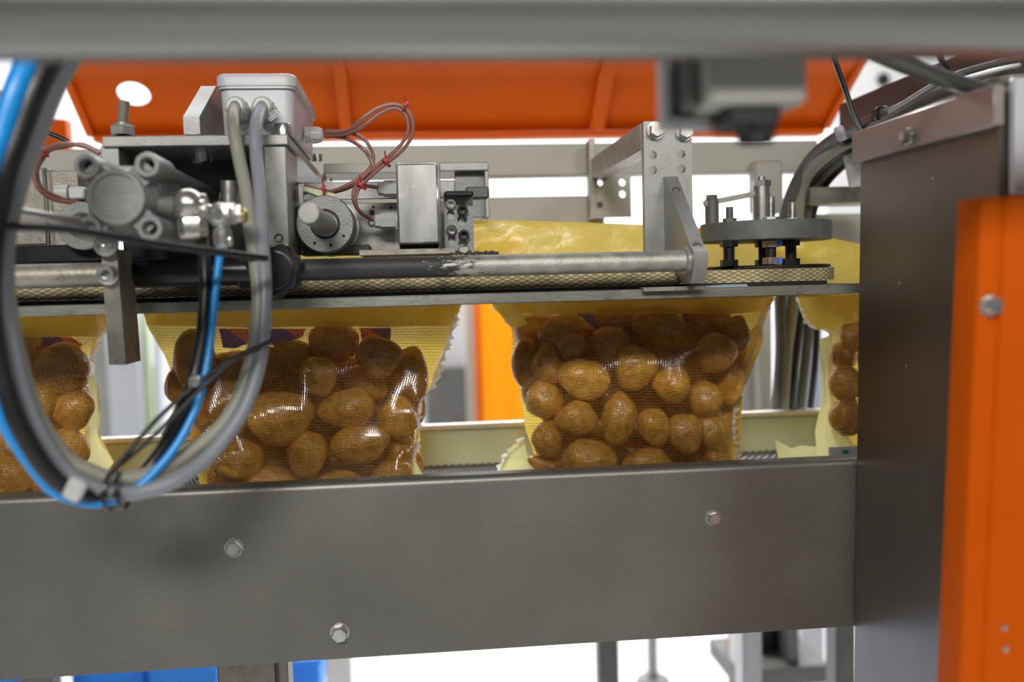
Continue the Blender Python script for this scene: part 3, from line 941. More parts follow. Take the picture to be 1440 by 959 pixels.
# ------------------------------------------------------------------ yellow film web above the belts
def film_sheet(top, bottom, Yt, Yb, nx=80, ny=14, amp=0.004, seed=0.0, ext=None):
    """wavy sheet between two pixel polylines (x, y); Yt / Yb distance of top and bottom edge"""
    def ev(pl, t):
        x = pl[0][0] + (pl[-1][0] - pl[0][0]) * t
        for (xa_, ya_), (xb2, yb2) in zip(pl, pl[1:]):
            if xa_ <= x <= xb2:
                return x, ya_ + (yb2 - ya_) * (x - xa_) / max(1e-6, xb2 - xa_)
        return pl[-1]
    b = MB(); vs = []
    for j in range(ny + 1):
        for i in range(nx + 1):
            t = i / nx; s = j / ny
            xa_, ya_ = ev(top, t); xb2, yb2 = ev(bottom, t)
            x = xa_ * (1 - s) + xb2 * s; y = ya_ * (1 - s) + yb2 * s
            Yq = Yt * (1 - s) + Yb * s + amp * (noise.noise(Vector((x * 0.018, y * 0.03 + seed, seed))) * 2) * math.sin(math.pi * min(1, s * 0.9 + 0.1))
            vs.append(P(x, y, Yq))
    fs = [(j * (nx + 1) + i, j * (nx + 1) + i + 1, (j + 1) * (nx + 1) + i + 1, (j + 1) * (nx + 1) + i) for j in range(ny) for i in range(nx)]
    b.add(vs, fs); return b


film_sheet([(330, 352), (560, 352), (600, 330), (640, 310), (720, 310), (830, 313), (905, 316), (985, 322)], [(330, 430), (985, 420)], 1.235, 1.205, amp=0.006, seed=2).build(
    'bag_film_web', MT['film'], label='yellow plastic film standing above the rail, left of the bracket', cat='plastic film', recalc=False)
film_sheet([(960, 318), (1040, 325), (1120, 333), (1165, 334), (1215, 344), (1290, 350)], [(960, 420), (1290, 408)], 1.245, 1.21, amp=0.010, seed=5).build(
    'bag_film_web', MT['film'], label='yellow plastic film behind the disc pulley, beside the steel column', cat='plastic film', recalc=False)

# ------------------------------------------------------------------ left machine head
sf = thing('support_frame', 'pale aluminium frame plate on two posts carrying the junction box', 'frame', P(270, 360, 1.05))
b = MB(); b.bxp(143, 190, 405, 205, 0.98, 1.38, 0.001); b.build('top_plate', MT['alu'], sf)
o = P(374, 366, 0.985); 
MB().bxp(374, 205, 405, 372, 0.984, 1.075, 0.001).build('post', MT['alu'], sf)
MB().bxp(144, 205, 170, 330, 0.984, 1.05, 0.001).build('post', MT['alu'], sf)
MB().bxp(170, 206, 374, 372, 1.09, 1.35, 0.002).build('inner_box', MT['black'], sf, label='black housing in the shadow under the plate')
MB().lathe(P(283, 205, 1.03), (0, 0, -1), [(0, 0), (0.0075, 0), (0.0075, 0.003), (0.0105, 0.0035), (0.0105, 0.017), (0.009, 0.0185), (0, 0.0185)], 24).build('cap_nut', MT['bright'], sf, label='shiny round cap nut under the plate')
MB().lathe(P(398, 191, 1.0), Z1, [(0, 0), (0.0085, 0), (0.0085, 0.011), (0.0078, 0.012), (0.005, 0.012), (0.0045, 0.006), (0, 0.006)], 28).build('cap_screw', MT['zinc'], sf)
b = MB(); q = P(173, 190, 1.0)
b.lathe(q, Z1, [(0, 0), (0.0125, 0), (0.0125, 0.008), (0.0115, 0.009), (0, 0.009)], 6, 0.3); b.cyl(q, q + Z1 * 0.012, 0.0075, 24)
b.build('nut', MT['alu'], sf)
MB().thread(q + Z1 * 0.009, P(175, 142, 1.0), 0.0055, 0.0014).build('stud', MT['beige_steel'], sf)
MB().lathe(P(392, 335, 0.984), FWD, [(0.0045, 0), (0.0045, 0.0006), (0.0038, 0.0006), (0, -0.002)], 18).build('hole_plug', MT['black'], sf)
# sloped clamp block
zt0, zt1, ztt = P(270, 189, 0.99).z, P(270, 164, 0.99).z, P(282, 121, 1.08).z
x0, x1 = P(258, 176, 0.99).x, P(281, 176, 0.99).x
MB().prism([(x0, 0.99, zt0), (x0, 0.99, zt1), (x0, 1.08, ztt), (x0, 1.20, ztt), (x0, 1.20, zt0)], (x1 - x0, 0, 0)).build(
    'clamp_block', MT['alu'], label='small wedge-shaped aluminium block on the plate left of the junction box', cat='block')
b = MB(); Q = P(457, 262, 1.36)
b.lathe(P(446, 228, 1.30), Z1, [(0, 0), (0.007, 0), (0.007, 0.01), (0, 0.01)], 20)
b.lathe(P(461, 256, 1.36), Z1, [(0, 0), (0.007, 0), (0.007, 0.012), (0, 0.012)], 20)
b.build('plate_screws', MT['zinc'], sf)

# junction box
jb = thing('junction_box', 'light grey plastic junction box with rounded lid on the aluminium plate', 'junction box', P(370, 190, 1.1))
def rbox(mb, x0, x1, y0, y1, z0, z1, r, c=0.002, draft=0.0):
    """box with rounded vertical edges"""
    def loop(z, g):
        L = []
        for cx, cy, a0 in ((x1 - r, y1 - r, 0), (x0 + r, y1 - r, 90), (x0 + r, y0 + r, 180), (x1 - r, y0 + r, 270)):
            for k in range(7):
                a = math.radians(a0 + 15 * k)
                L.append((cx + (r - g) * math.cos(a), cy + (r - g) * math.sin(a), z))
        return L
    rings = [loop(z0, draft), loop(z1 - c, 0), loop(z1 - c * 0.4, c * 0.3), loop(z1, c)]
    n = len(rings[0]); vs = [p for r_ in rings for p in r_]
    fs = [(i * n + k, i * n + (k + 1) % n, (i + 1) * n + (k + 1) % n, (i + 1) * n + k) for i in range(len(rings) - 1) for k in range(n)]
    fs += [tuple(range(n)), tuple(range((len(rings) - 1) * n, len(rings) * n))]
    mb.add(vs, fs)
Yj = 1.0
X0, X1_ = P(304, 150, Yj).x, P(416, 150, Yj).x
zj0, zj1, zj2 = P(360, 191, Yj).z, P(360, 122, Yj).z, P(360, 103, Yj).z
b = MB(); rbox(b, X0 + 0.003, X1_ - 0.002, Yj + 0.003, 1.20, zj0, zj1, 0.010, 0.001, 0.002); b.build('box_body', MT['white_pl'], jb)
b = MB(); rbox(b, X0, X1_ + 0.001, Yj - 0.001, 1.205, zj1 + 0.001, zj2, 0.011, 0.003); 
b.build('lid', MT['white_pl'], jb)
b = MB(); rbox(b, X0 + 0.001, X1_, Yj, 1.203, zj1 - 0.0014, zj1 + 0.001, 0.011, 0.0004); b.build('lid_seal', MT['gland'], bpy.data.objects['lid'])
def gland(p, axis, r, parent):
    b = MB()
    a = Vector(axis).normalized()
    b.lathe(p, a, [(0, 0), (r * 1.15, 0), (r * 1.15, r * 0.5), (r * 1.05, r * 0.6), (0, r * 0.6)], 6, 0.2)
    pr = [(0, r * 0.6), (r, r * 0.6), (r, r * 1.5), (r * 0.92, r * 1.9), (r * 0.7, r * 2.15), (r * 0.45, r * 2.15), (r * 0.42, r * 1.6), (0, r * 1.5)]
    b.lathe(p, a, pr, 24)
    for k in range(12):
        th = 2 * math.pi * k / 12
        t = Z1 if abs(a.z) < .9 else X1
        u = a.cross(t).normalized(); w_ = a.cross(u)
        c = Vector(p) + a * (r * 1.1) + (u * math.cos(th) + w_ * math.sin(th)) * r
        b.tube([c - a * r * 0.4, c + a * r * 0.4], r * 0.07, 6, 1)
    return b.build('cable_gland', MT['gland'], parent)
g1, g2 = P(336, 156, Yj), P(373, 156, Yj)
gland(g1, (0, -1, 0.05), 0.0108, jb)
gland(g2, (0, -1, 0.05), 0.0108, jb)
g3 = P(432, 190, 1.09); g3.x = X1_ - 0.001
gland(g3, X1, 0.0088, jb)
b = MB(); A = P(376, 166, 0.982)
sd = Vector((0.82, 0, 0.57)).normalized(); su = Vector((-0.57, 0, 0.82)).normalized()
A = P(380, 171, 0.977)
b.prism([A, A + sd * 0.012, A + sd * 0.012 + su * 0.007, A + su * 0.007], (0, 0.0006, 0)); st = b.build('sticker', MT['white_pl'], jb, label='tiny white sticker with black print below the glands')
b = MB()
rr_ = random.Random(3)
for k in range(9):
    w_ = 0.0006 if k % 2 else 0.0004
    c = A + sd * (0.0012 + k * 0.0011) + su * 0.0035 + Vector((0, -0.0002, 0))
    b.prism([c - sd * w_ / 2, c + sd * w_ / 2, c + sd * w_ / 2 + su * 0.003, c - sd * w_ / 2 + su * 0.003], (0, -0.0001, 0))
for k in range(8):
    c = A + sd * (0.001 + k * 0.0013) + su * 0.0012 + Vector((0, -0.0002, 0))
    b.prism([c, c + sd * 0.0009, c + sd * 0.0009 + su * 0.001, c + su * 0.001], (0, -0.0001, 0))
b.build('sticker_print', MT['black'], st)

# ------------------------------------------------------------------ parts behind, at the left
lb = thing('grey_machine_block', 'flat grey metal block with an added highlight edge behind the cylinder at far left', 'block', P(60, 345, 1.12))
MB().bxp(-60, 236, 64, 346, 1.10, 1.2, 0.002).build('block_body', MT['beige_steel'], lb)
MB().bxp(64, 236, 68, 346, 1.098, 1.2, 0.0008).build('edge_strip', MT['bright'], lb)  # polished strip added to draw the highlight along this edge
MB().bxp(68, 240, 112, 346, 1.11, 1.2, 0.001).build('side_plate', MT['beige_steel'], lb)
MB().bxp(-60, 345, 142, 371, 1.0, 1.06, 0.002).build('black_block', MT['black'], label='black rubber block above the left end of the rail', cat='block')
b = MB(); b.bxp(95, 262, 118, 280, 1.02, 1.05, 0.002); b.lathe(P(97, 271, 1.03), (-1, 0, 0), [(0, 0), (0.008, 0), (0.008, 0.012), (0.006, 0.014), (0, 0.014)], 20)
b.build('cable_gland', MT['gland'], label='white cable gland left of the cylinder at the end of the brown wire', cat='cable gland')
MB().ring(P(118, 318, 0.99), FWD, S(32, .99), S(18, .99), -0.01, 0.006, 36).build('washer_ring', MT['cast'], label='flat metal ring half hidden below the cylinder, above the rail', cat='ring')

# back plate of the head
bp = thing('back_plate', 'speckled aluminium mounting plate behind the bearing and the sheet cover', 'plate', P(480, 356, 1.12))
MB().bxp(305, 286, 645, 356, 1.115, 1.13, 0.001).build('lower_plate', MT['alu'], bp)
MB().bxp(305, 256, 640, 281, 1.118, 1.13, 0.001).build('upper_plate', MT['alu'], bp)
for x, y, r in ((523, 299, 4), (525, 291, 2), (550, 292, 2), (514, 352, 5), (346, 300, 3)):
    MB().lathe(P(x, y, 1.115), FWD, [(0, 0.0004), (S(r, 1.115), 0.0004), (S(r, 1.115), -0.001)], 14).build('hole', MT['black'], bp)
MB().ring(P(523, 313, 1.115), FWD, S(6, 1.11), S(3.5, 1.11), 0, 0.002, 20).build('screw_ring', MT['grey_dark'], bp)
MB().lathe(P(523, 313, 1.115), FWD, [(0, 0.001), (S(2.5, 1.11), 0.001), (S(2.5, 1.11), 0)], 12).build('screw_head', MT['zinc'], bp)
for (x, y, lab) in ((545, 265, 'pale hex cable gland left of the sheet cover, upper one'), (541, 311, 'pale hex cable gland left of the sheet cover, lower one')):
    b = MB(); p = P(x + 14, y, 1.085)
    b.lathe(p, (-1, 0, 0), [(0, 0), (0.0092, 0), (0.0092, 0.014), (0.0075, 0.017), (0.0075, 0.021), (0.005, 0.0225), (0, 0.0225)], 6, 0.3)
    b.lathe(p + Vector((0.002, 0, 0)), (1, 0, 0), [(0, 0), (0.0105, 0), (0.0105, 0.006), (0, 0.006)], 6, 0.1)
    b.build('hex_gland', MT['gland'], label=lab, cat='cable gland')
b = MB(); b.prism(PP([(428, 262, 1.05), (470, 272, 1.05), (478, 284, 1.05), (470, 284, 1.05), (428, 268, 1.05)]), (0, 0.03, 0)); b.build('green_strip', MT['trough'], label='thin pale green strip lying over the bearing housing', cat='strip')
b = MB(); b.bxp(419, 258, 427, 290, 1.03, 1.08, 0.0008); b.build('metal_tab', MT['bright'], label='small bright metal tab between post and bearing', cat='tab')

# bearing housing and shaft
bh = thing('bearing_housing', 'round grey bearing housing with a stub shaft pointing at the camera', 'bearing', P(470, 357, 1.08))
cb0 = P(457, 315, 1.03); cb0.y = 1.03
RB = S(40, 1.03)
hsg = MB().lathe(cb0, Y1, [(RB * .52, 0), (RB * .95, 0), (RB, 0.002), (RB, 0.045), (RB * .98, 0.05), (0, 0.05), (0, 0.012), (RB * .5, 0.012), (RB * .52, 0)], 56).build('housing', MT['cast'], bh)
MB().ring(cb0, Y1, RB * .52, RB * .44, 0.001, 0.01, 40, 0.0004).build('seal_ring', MT['black'], hsg)
MB().ring(cb0, Y1, RB * .44, RB * .30, 0.0, 0.01, 40, 0.0004).build('inner_race', MT['bright'], hsg)
MB().lathe(cb0 + Y1 * 0.05, Y1, [(0, 0), (RB * 1.06, 0), (RB * 1.06, 0.03), (0, 0.03)], 48).build('clamp_ring', MT['zinc'], bh)
for k in range(3):
    a = -0.6 - k * 0.75
    MB().lathe(cb0 + Vector((math.cos(a), 0, math.sin(a))) * RB * .75, FWD, [(0, 0.0003), (0.0017, 0.0003), (0.0017, -0.001)], 10).build('grub_hole', MT['black'], hsg)
MB().lathe(cb0 + Y1 * 0.02, FWD, [(0, 0), (0.0115, 0), (0.0115, 0.035), (0.0102, 0.05), (0.0098, 0.172), (0.0088, 0.176), (0, 0.176)], 36).build('shaft', MT['alu'], bh)
MB().bxp(505, 350, 640, 358, 1.02, 1.1, 0.0005).build('base_strip', MT['beige_steel'], label='thin beige strip under the bearing and cover, above the rail', cat='strip')
MB().bxp(422, 345, 520, 358, 1.06, 1.11, 0.001).build('rubber_block', MT['rubber'], label='black foot under the bearing housing', cat='block')

# sheet metal cover
cv = thing('sheet_cover', 'brushed sheet metal cover box in the middle of the machine head', 'cover', P(588, 350, 1.04))
MB().bxp(558, 229, 617, 343, 1.01, 1.08, 0.0022).build('cover_sheet', mat('brushed_cover', (0.55, 0.55, 0.54), 0.3, 0.85, 0.15, 30, 0.05, 300, 0.1, stretch=(1, 1, 0.3), dirt=(0.85, 0.85, 0.85), dirt_amt=0.7), cv)
MB().bxp(616, 231, 620, 345, 1.0095, 1.08, 0.0006).build('cover_edge', MT['bright'], bpy.data.objects['cover_sheet'])
MB().bxp(562, 343, 616, 352, 1.03, 1.07, 0.001).build('cover_foot', MT['black'], cv)

# adjuster block
ab = thing('adjuster_block', 'grey adjuster block with slots and four screws right of the cover', 'block', P(646, 357, 1.05))
o = P(626, 353, 1.04); w = P(667, 353, 1.04).x - o.x; h = P(646, 275, 1.04).z - P(646, 353, 1.04).z
def slot(cx, cy, rx, ry):
    return [(cx + rx * math.cos(2 * math.pi * k / 20), cy + ry * math.sin(2 * math.pi * k / 20)) for k in range(20)]
hs = [slot(w * .22, h * .65, .0042, .0052), slot(w * .61, h * .55, .0053, .0056), slot(w * .24, h * .20, .0042, .0055), slot(w * .62, h * .12, .0052, .004)]
MB().plate(o, X1, Z1, (0, 0.006, 0), [(0, 0), (w, 0), (w, h), (0, h)], hs).build('slotted_plate', MT['cast'], ab)
MB().bxp(627, 276, 666, 352, 1.0465, 1.075, 0.001).build('block_body', MT['alu'], ab)
for x, y in ((634, 287), (635, 324)):
    MB().sock(P(x, y, 1.04), FWD, 0.0058, 0.004).build('screw', MT['bright'], ab)
for x, y in ((650, 296), (652, 331)):
    MB().sock(P(x, y, 1.04), FWD, 0.0058, 0.0085).build('screw', MT['black'], ab, label='black socket head screw')
b = MB(); b.bxp(625, 268, 666, 276, 1.02, 1.08, 0.0015); b.build('cap', MT['black'], ab)
b = MB(); b.bxp(655, 262, 688, 279, 1.07, 1.09, 0.002); b.build('bar_end', MT['grey_dark'], ab)
b = MB(); b.bxp(645, 346, 660, 357, 1.03, 1.05, 0.001); b.build('foot', MT['zinc'], ab)
b = MB(); rj = random.Random(4)
for k in range(22):
    x = 632 + k * 3.2; hh_ = rj.uniform(1, 5)
    b.bxp(x, 357 - hh_, x + 2.4, 358, 1.0, 1.004 + rj.uniform(0, .02), 0)
b.build('debris', MT['rubber'], label='row of dark crumbs lying on the rail below the adjuster block', cat='debris', kind='stuff')

ub = thing('frame_hook', 'light grey flat steel hook frame behind the adjuster block', 'frame', P(650, 305, 1.22))
b = MB(); b.bxp(455, 229, 640, 243, 1.25, 1.30, 0.001); b.build('cross_bar', MT['grey_paint'], ub)
b = MB(); b.bxp(618, 228, 687, 240, 1.2, 1.27, 0.001); b.build('top_bar', MT['alu'], ub)
b = MB(); b.bxp(640, 240, 687, 306, 1.215, 1.22, 0.0008); b.build('upright_plate', MT['cast'], ub)
b = MB(); b.bxp(682, 240, 688, 306, 1.20, 1.27, 0.0008); b.build('upright_edge', MT['alu'], ub)

# ------------------------------------------------------------------ pneumatic cylinder
cy = thing('pneumatic_cylinder', 'cast grey pneumatic cylinder with four corner lugs pointing at the camera', 'cylinder', P(200, 345, 0.95))
YC = 0.83
cc = P(164, 277, YC)
lugs = [P(*q, YC) for q in ((123, 234), (208, 232), (212, 321), (126, 322))]
b = MB()
RL = S(17, YC)
b.lathe(cc, Y1, [(0, 0.0), (S(36, YC), 0.0), (S(38, YC), 0.002), (S(40, YC), 0.012), (S(44, YC), 0.018), (S(46, YC), 0.10), (0, 0.10)], 48)
b.build('end_cap', MT['cast'], cy)
MB().ring(cc, FWD, S(38, YC), S(31, YC), -0.002, 0.0022, 48, 0.0008).build('cap_rim', MT['cast'], bpy.data.objects['end_cap'])
b = MB()
def rot2(v, a): return Vector((v.x * math.cos(a) - v.z * math.sin(a), 0, v.x * math.sin(a) + v.z * math.cos(a)))
for i, l in enumerate(lugs):
    d = (cc - l); d.y = 0
    pr_ = Vector((-d.z, 0, d.x)).normalized() * RL * 0.85
    b.prism([l - pr_ + Y1 * .004, l + pr_ + Y1 * .004, l + pr_ + d * .6 + Y1 * .004, l - pr_ + d * .6 + Y1 * .004], (0, 0.05, 0))
for i in range(4):
    l, m_ = lugs[i], lugs[(i + 1) % 4]
    d = (cc - (l + m_) / 2); d.y = 0; d = d.normalized() * 0.006
    b.prism([l + d + Y1 * .022, m_ + d + Y1 * .022, m_ + d * 3 + Y1 * .022, l + d * 3 + Y1 * .022], (0, 0.09, 0))
b.bxp(120, 232, 224, 324, YC + 0.024, YC + 0.11, 0.006)
b.build('flange', MT['cast'], cy)
for l in lugs:
    lug_ = MB().lathe(l + Y1 * 0.05, FWD, [(0, 0), (RL, 0), (RL, 0.051), (RL * .93, 0.053), (RL * .62, 0.053), (RL * .55, 0.051), (RL * .45, 0.049), (RL * .42, 0.036), (0, 0.036)], 28).build('lug', MT['cast'], cy)
    MB().lathe(l + Y1 * 0.012, FWD, [(0, 0), (RL * .42, 0), (RL * .42, 0.004), (RL * .2, 0.004), (RL * .18, 0.0), (0, 0)], 18).build('socket_screw', MT['black'], lug_)
b = MB()
xA_, xB_ = cc.x - 0.026, cc.x + 0.026
b.box((cc.x, YC + 0.19, cc.z), (0.024, 0.10, 0.024), None, 0.004)
b.build('barrel', MT['cast'], cy)
b = MB()
for l in lugs:
    b.cyl(l + Y1 * 0.045, l + Y1 * 0.29, 0.0068, 18)
b.build('tie_rods', MT['cast'], cy)
e = cc + Y1 * 0.27
b = MB(); b.box(e, (0.031, 0.018, 0.031), None, 0.004); b.build('rear_cap', MT['cast'], cy)
b = MB(); b.lathe(P(312, 276, 1.0), (1, 0, -0.3), [(0, 0), (0.013, 0), (0.013, 0.02), (0.009, 0.024), (0.009, 0.04), (0, 0.04)], 24)
b.lathe(P(345, 278, 0.985), FWD, [(0, -0.02), (0.0085, -0.02), (0.0085, 0), (0.005, 0.002), (0, 0.002)], 20); b.build('rod_end', MT['grey_dark'], cy)
b = MB(); b.cyl(P(322, 254, 0.99), P(322, 300, 0.99), 0.0085, 20, c=0.001); b.build('rod_pin', MT['zinc'], cy)

ft = thing('air_fitting', 'shiny nickel elbow fitting with ball body on the cylinder side', 'fitting', P(268, 335, 0.86))
b = MB()
def ball(mb, c, r, n=24):
    prof = [(r * math.sin(math.pi * k / 12), -r * math.cos(math.pi * k / 12)) for k in range(13)]
    prof[0] = (0, -r); prof[-1] = (0, r)
    mb.lathe(c, Z1, prof, n)
ball(b, P(265, 288, 0.85), S(22, .85)); b.build('ball_body', MT['nickel'], ft)
b = MB(); b.cyl(P(265, 288, 0.85), P(292, 283, 0.85), S(14, .85), 24, S(11, .85), 0.001); b.build('side_neck', MT['nickel'], ft)
b = MB(); q = P(270, 306, 0.85); b.lathe(q, (0.05, 0, -1), [(0, 0), (0.0115, 0), (0.0125, 0.002), (0.0125, 0.014), (0.0105, 0.017), (0, 0.017)], 6, 0.4); b.build('hex_nut', MT['nickel'], ft)
b = MB(); b.lathe(P(271, 330, 0.85), (0.05, 0, -1), [(0, 0), (0.0085, 0), (0.0085, 0.0035), (0, 0.0035)], 24); b.build('ring', MT['brass'], ft, label='thin brass ring')
b = MB(); b.cyl(P(222, 290, 0.86), P(262, 289, 0.85), 0.008, 18); b.build('stem', MT['cast'], ft)
ft = thing('air_fitting', 'small round push-in fitting holding the blue tube, right of the ball elbow', 'fitting', P(312, 350, 0.85))
b = MB(); b.lathe(P(306, 302, 0.835), (0.25, 1, 0), [(0, 0), (0.005, 0), (0.006, 0.001), (0.0098, 0.0015), (0.0105, 0.003), (0.0105, 0.012), (0.009, 0.014), (0, 0.014)], 28); b.build('round_body', MT['nickel'], ft)
b = MB(); b.lathe(P(318, 300, 0.85), X1, [(0, 0), (0.0105, 0), (0.0105, 0.008), (0.0085, 0.009), (0.0085, 0.013), (0, 0.013)], 6, 0.2); b.build('hex_nut', MT['nickel'], ft)
b = MB(); b.lathe(P(340, 303, 0.85), X1, [(0, 0), (0.006, 0), (0.0065, 0.003), (0.004, 0.005), (0, 0.005)], 20); b.build('ring', MT['brass'], ft, label='thin brass ring')
b = MB(); b.lathe(P(313, 317, 0.845), (-0.03, 0, -1), [(0, 0), (0.0062, 0), (0.0062, 0.003), (0.0078, 0.0045), (0.0078, 0.015), (0.0065, 0.019), (0, 0.019)], 24); b.build('push_socket', MT['zinc'], ft)
b = MB(); b.lathe(P(322, 338, 0.845), X1, [(0, -0.004), (0.0055, -0.004), (0.0055, 0.002), (0.004, 0.003), (0, 0.003)], 16); b.build('release_ring', MT['zinc'], ft)
b = MB(); b.cyl(P(288, 297, 0.85), P(300, 300, 0.845), 0.007, 16); b.build('neck', MT['nickel'], ft)

# hanging bar with bolt
hb = thing('hanging_bar', 'flat steel bar hanging down in front of the rail, left side', 'bar', P(165, 513, 0.94))
A = [P(142, 350, 0.93), P(164, 350, 0.93), P(177, 513, 0.93), P(153, 513, 0.93)]
vs = A + [a + Vector((0, 0.05, 0)) for a in A]
b = MB(); b.add(vs, [(0, 1, 2, 3), (4, 5, 6, 7), (0, 1, 5, 4), (1, 2, 6, 5), (2, 3, 7, 6), (3, 0, 4, 7)]); b.build('bar_body', MT['beige_steel'], hb)
b = MB(); b.lathe(P(153, 386, 0.93), FWD, [(0, 0), (0.0098, 0), (0.0098, 0.003), (0.0082, 0.004), (0.0082, 0.010), (0.0072, 0.011), (0.0042, 0.011), (0.0038, 0.005), (0, 0.005)], 28); b.build('cap_screw', MT['zinc'], hb)
b = MB(); b.lathe(P(150, 344, 0.925), FWD, [(0, 0), (0.011, 0), (0.011, 0.004), (0.0075, 0.005), (0.0075, 0.009), (0.003, 0.010), (0, 0.008)], 24); b.build('top_screw', MT['zinc'], hb)

# star knob
kn = thing('star_knob', 'black plastic star knob clamping the rail behind the grey cables', 'knob', P(384, 420, 0.93))
kc = P(385, 380, 0.925); Rk = S(40, .925)
L = []
for k in range(56):
    th = 2 * math.pi * k / 56
    L.append((th, Rk * (0.84 + 0.16 * abs(math.cos(th * 3.5)) ** 1.4)))
rings = []
for d, sc in ((0.030, 0.80), (0.028, 0.96), (0.024, 1.0), (0.006, 1.0), (0.002, 0.96), (0.0, 0.88)):
    rings.append([kc + Vector((math.cos(t + .2) * r * sc, d, math.sin(t + .2) * r * sc)) for t, r in L])
n = 56; vs = [p for r in rings for p in r]
fs = [(i * n + k, i * n + (k + 1) % n, (i + 1) * n + (k + 1) % n, (i + 1) * n + k) for i in range(5) for k in range(n)] + [tuple(range(n)), tuple(range(5 * n, 6 * n))]
MB().add(vs, fs).build('knob_body', MT['black'], kn)
MB().lathe(kc, FWD, [(Rk * .70, -0.002), (Rk * .68, 0.0025), (Rk * .62, 0.003), (Rk * .60, 0.001), (0, 0.0012)], 40).build('knob_cap', MT['black'], bpy.data.objects['knob_body'])
MB().cyl(kc + Y1 * 0.03, kc + Y1 * 0.07, 0.012, 20).build('hub', MT['grey_dark'], kn)
MB().bxp(335, 352, 412, 405, 0.975, 1.0, 0.001).build('clamp_block', MT['black'], label='black clamp block around the rail behind the star knob', cat='block')

# ------------------------------------------------------------------ cables and tubes
def cable(name, pts, r, m, label, cat='cable', group=None, n=14, res=10):
    return MB().tube(PP(pts), r, n, res).build(name, MT[m], label=label, cat=cat, group=group)

ga, gb_ = g1 + Vector((0, -0.02, 0.001)), g2 + Vector((0, -0.02, 0.001))
def cab2(name, first, pts, r, m, label):
    return MB().tube([first, first + Vector((0, -0.012, -0.001))] + PP(pts), r, 16, 10).build(name, MT[m], label=label, cat='cable')
cab2('grey_cable', g1 + Vector((0, -0.010, 0)), [(328, 175, 0.945), (336, 222, 0.93), (346, 270, 0.91), (353, 330, 0.89), (363, 400, 0.87), (362, 450, 0.86), (350, 520, 0.85),
      (318, 590, 0.83), (262, 640, 0.81), (205, 668, 0.79), (160, 672, 0.78), (128, 663, 0.775), (95, 645, 0.77), (61, 600, 0.76), (40, 550, 0.755), (26, 500, 0.75), (12, 430, 0.75), (8, 380, 0.75), (11, 330, 0.75),
      (20, 290, 0.75), (35, 240, 0.755), (58, 180, 0.76), (80, 125, 0.765), (110, 70, 0.77), (150, 0, 0.775), (180, -60, 0.78)], 0.0062, 'cable_tan',
     'grey cable from the left gland of the junction box, looping down and back up')
cab2('grey_cable', g2 + Vector((0, -0.010, 0)), [(360, 178, 0.945), (361, 222, 0.93), (366, 270, 0.91), (368, 330, 0.89), (372, 390, 0.87), (371, 450, 0.86), (362, 520, 0.845),
      (340, 580, 0.83), (295, 640, 0.81), (245, 676, 0.79), (195, 692, 0.78), (152, 692, 0.77), (116, 680, 0.765), (84, 652, 0.76), (54, 606, 0.75), (33, 555, 0.745), (19, 500, 0.74), (5, 430, 0.74), (2, 380, 0.74), (5, 330, 0.74),
      (15, 285, 0.74), (29, 240, 0.745), (52, 180, 0.75), (75, 125, 0.755), (105, 70, 0.76), (145, 0, 0.77), (175, -60, 0.775)], 0.0064, 'cable',
     'grey cable from the right gland of the junction box, outer strand of the loop')
cable('black_hose', [(286, 338, 0.86), (288, 365, 0.85), (289, 410, 0.84), (283, 480, 0.825), (267, 550, 0.81), (240, 612, 0.805), (212, 655, 0.80), (180, 685, 0.79), (140, 698, 0.77), (100, 690, 0.755), (64, 660, 0.74),
      (30, 605, 0.73), (8, 550, 0.725), (-5, 500, 0.72), (-14, 430, 0.72), (-13, 350, 0.72), (-3, 290, 0.72), (8, 240, 0.72), (28, 180, 0.725), (48, 125, 0.73), (76, 70, 0.74), (115, 0, 0.75), (140, -50, 0.76)], [0.0052, 0.0056, 0.007, 0.0085, 0.0098], 'black',
      'black hose with one end under the ball fitting, running inside the loop', 'hose')
cable('blue_tube', [(312, 340, 0.845), (309, 360, 0.845), (304, 400, 0.84), (299, 450, 0.83), (292, 505, 0.82), (280, 560, 0.81), (258, 610, 0.80), (228, 652, 0.79), (190, 688, 0.78), (150, 706, 0.77),
      (112, 705, 0.76), (74, 690, 0.75), (44, 655, 0.74), (10, 603, 0.73), (-14, 550, 0.72), (-30, 480, 0.715), (-36, 380, 0.71), (-30, 290, 0.71), (-17, 240, 0.71), (2, 185, 0.715), (22, 125, 0.72), (47, 70, 0.73), (85, 0, 0.74), (110, -60, 0.75)],
      [0.0034, 0.0034, 0.0042, 0.0072, 0.009], 'blue', 'bright blue air tube from the round fitting, outermost in the loop', 'tube')
cable('black_cable', [(-20, 318, 0.73), (30, 319, 0.74), (90, 322, 0.75), (150, 331, 0.76), (220, 343, 0.78), (300, 354, 0.80), (375, 363, 0.83)], 0.0032, 'black', 'thin black cable crossing horizontally in front of the cylinder')
cable('metal_rod', [(20, 298, 0.78), (70, 306, 0.80), (125, 316, 0.84)], 0.0042, 'steel', 'short shiny metal rod left of the cylinder, above the black cable', 'rod', res=2)
cable('thin_black_cable', [(155, 668, 0.775), (180, 636, 0.78), (220, 590, 0.79), (262, 552, 0.80), (300, 522, 0.81), (340, 498, 0.82), (384, 478, 0.84)], 0.0019, 'rubber', 'thin dark cable crossing the loop diagonally in front of the bag')
cable('thin_black_cable', [(160, 660, 0.78), (195, 632, 0.785), (240, 590, 0.79), (285, 545, 0.80), (330, 506, 0.81), (365, 490, 0.83)], 0.0018, 'rubber', 'second thin dark strand just below the diagonal cable in the loop')

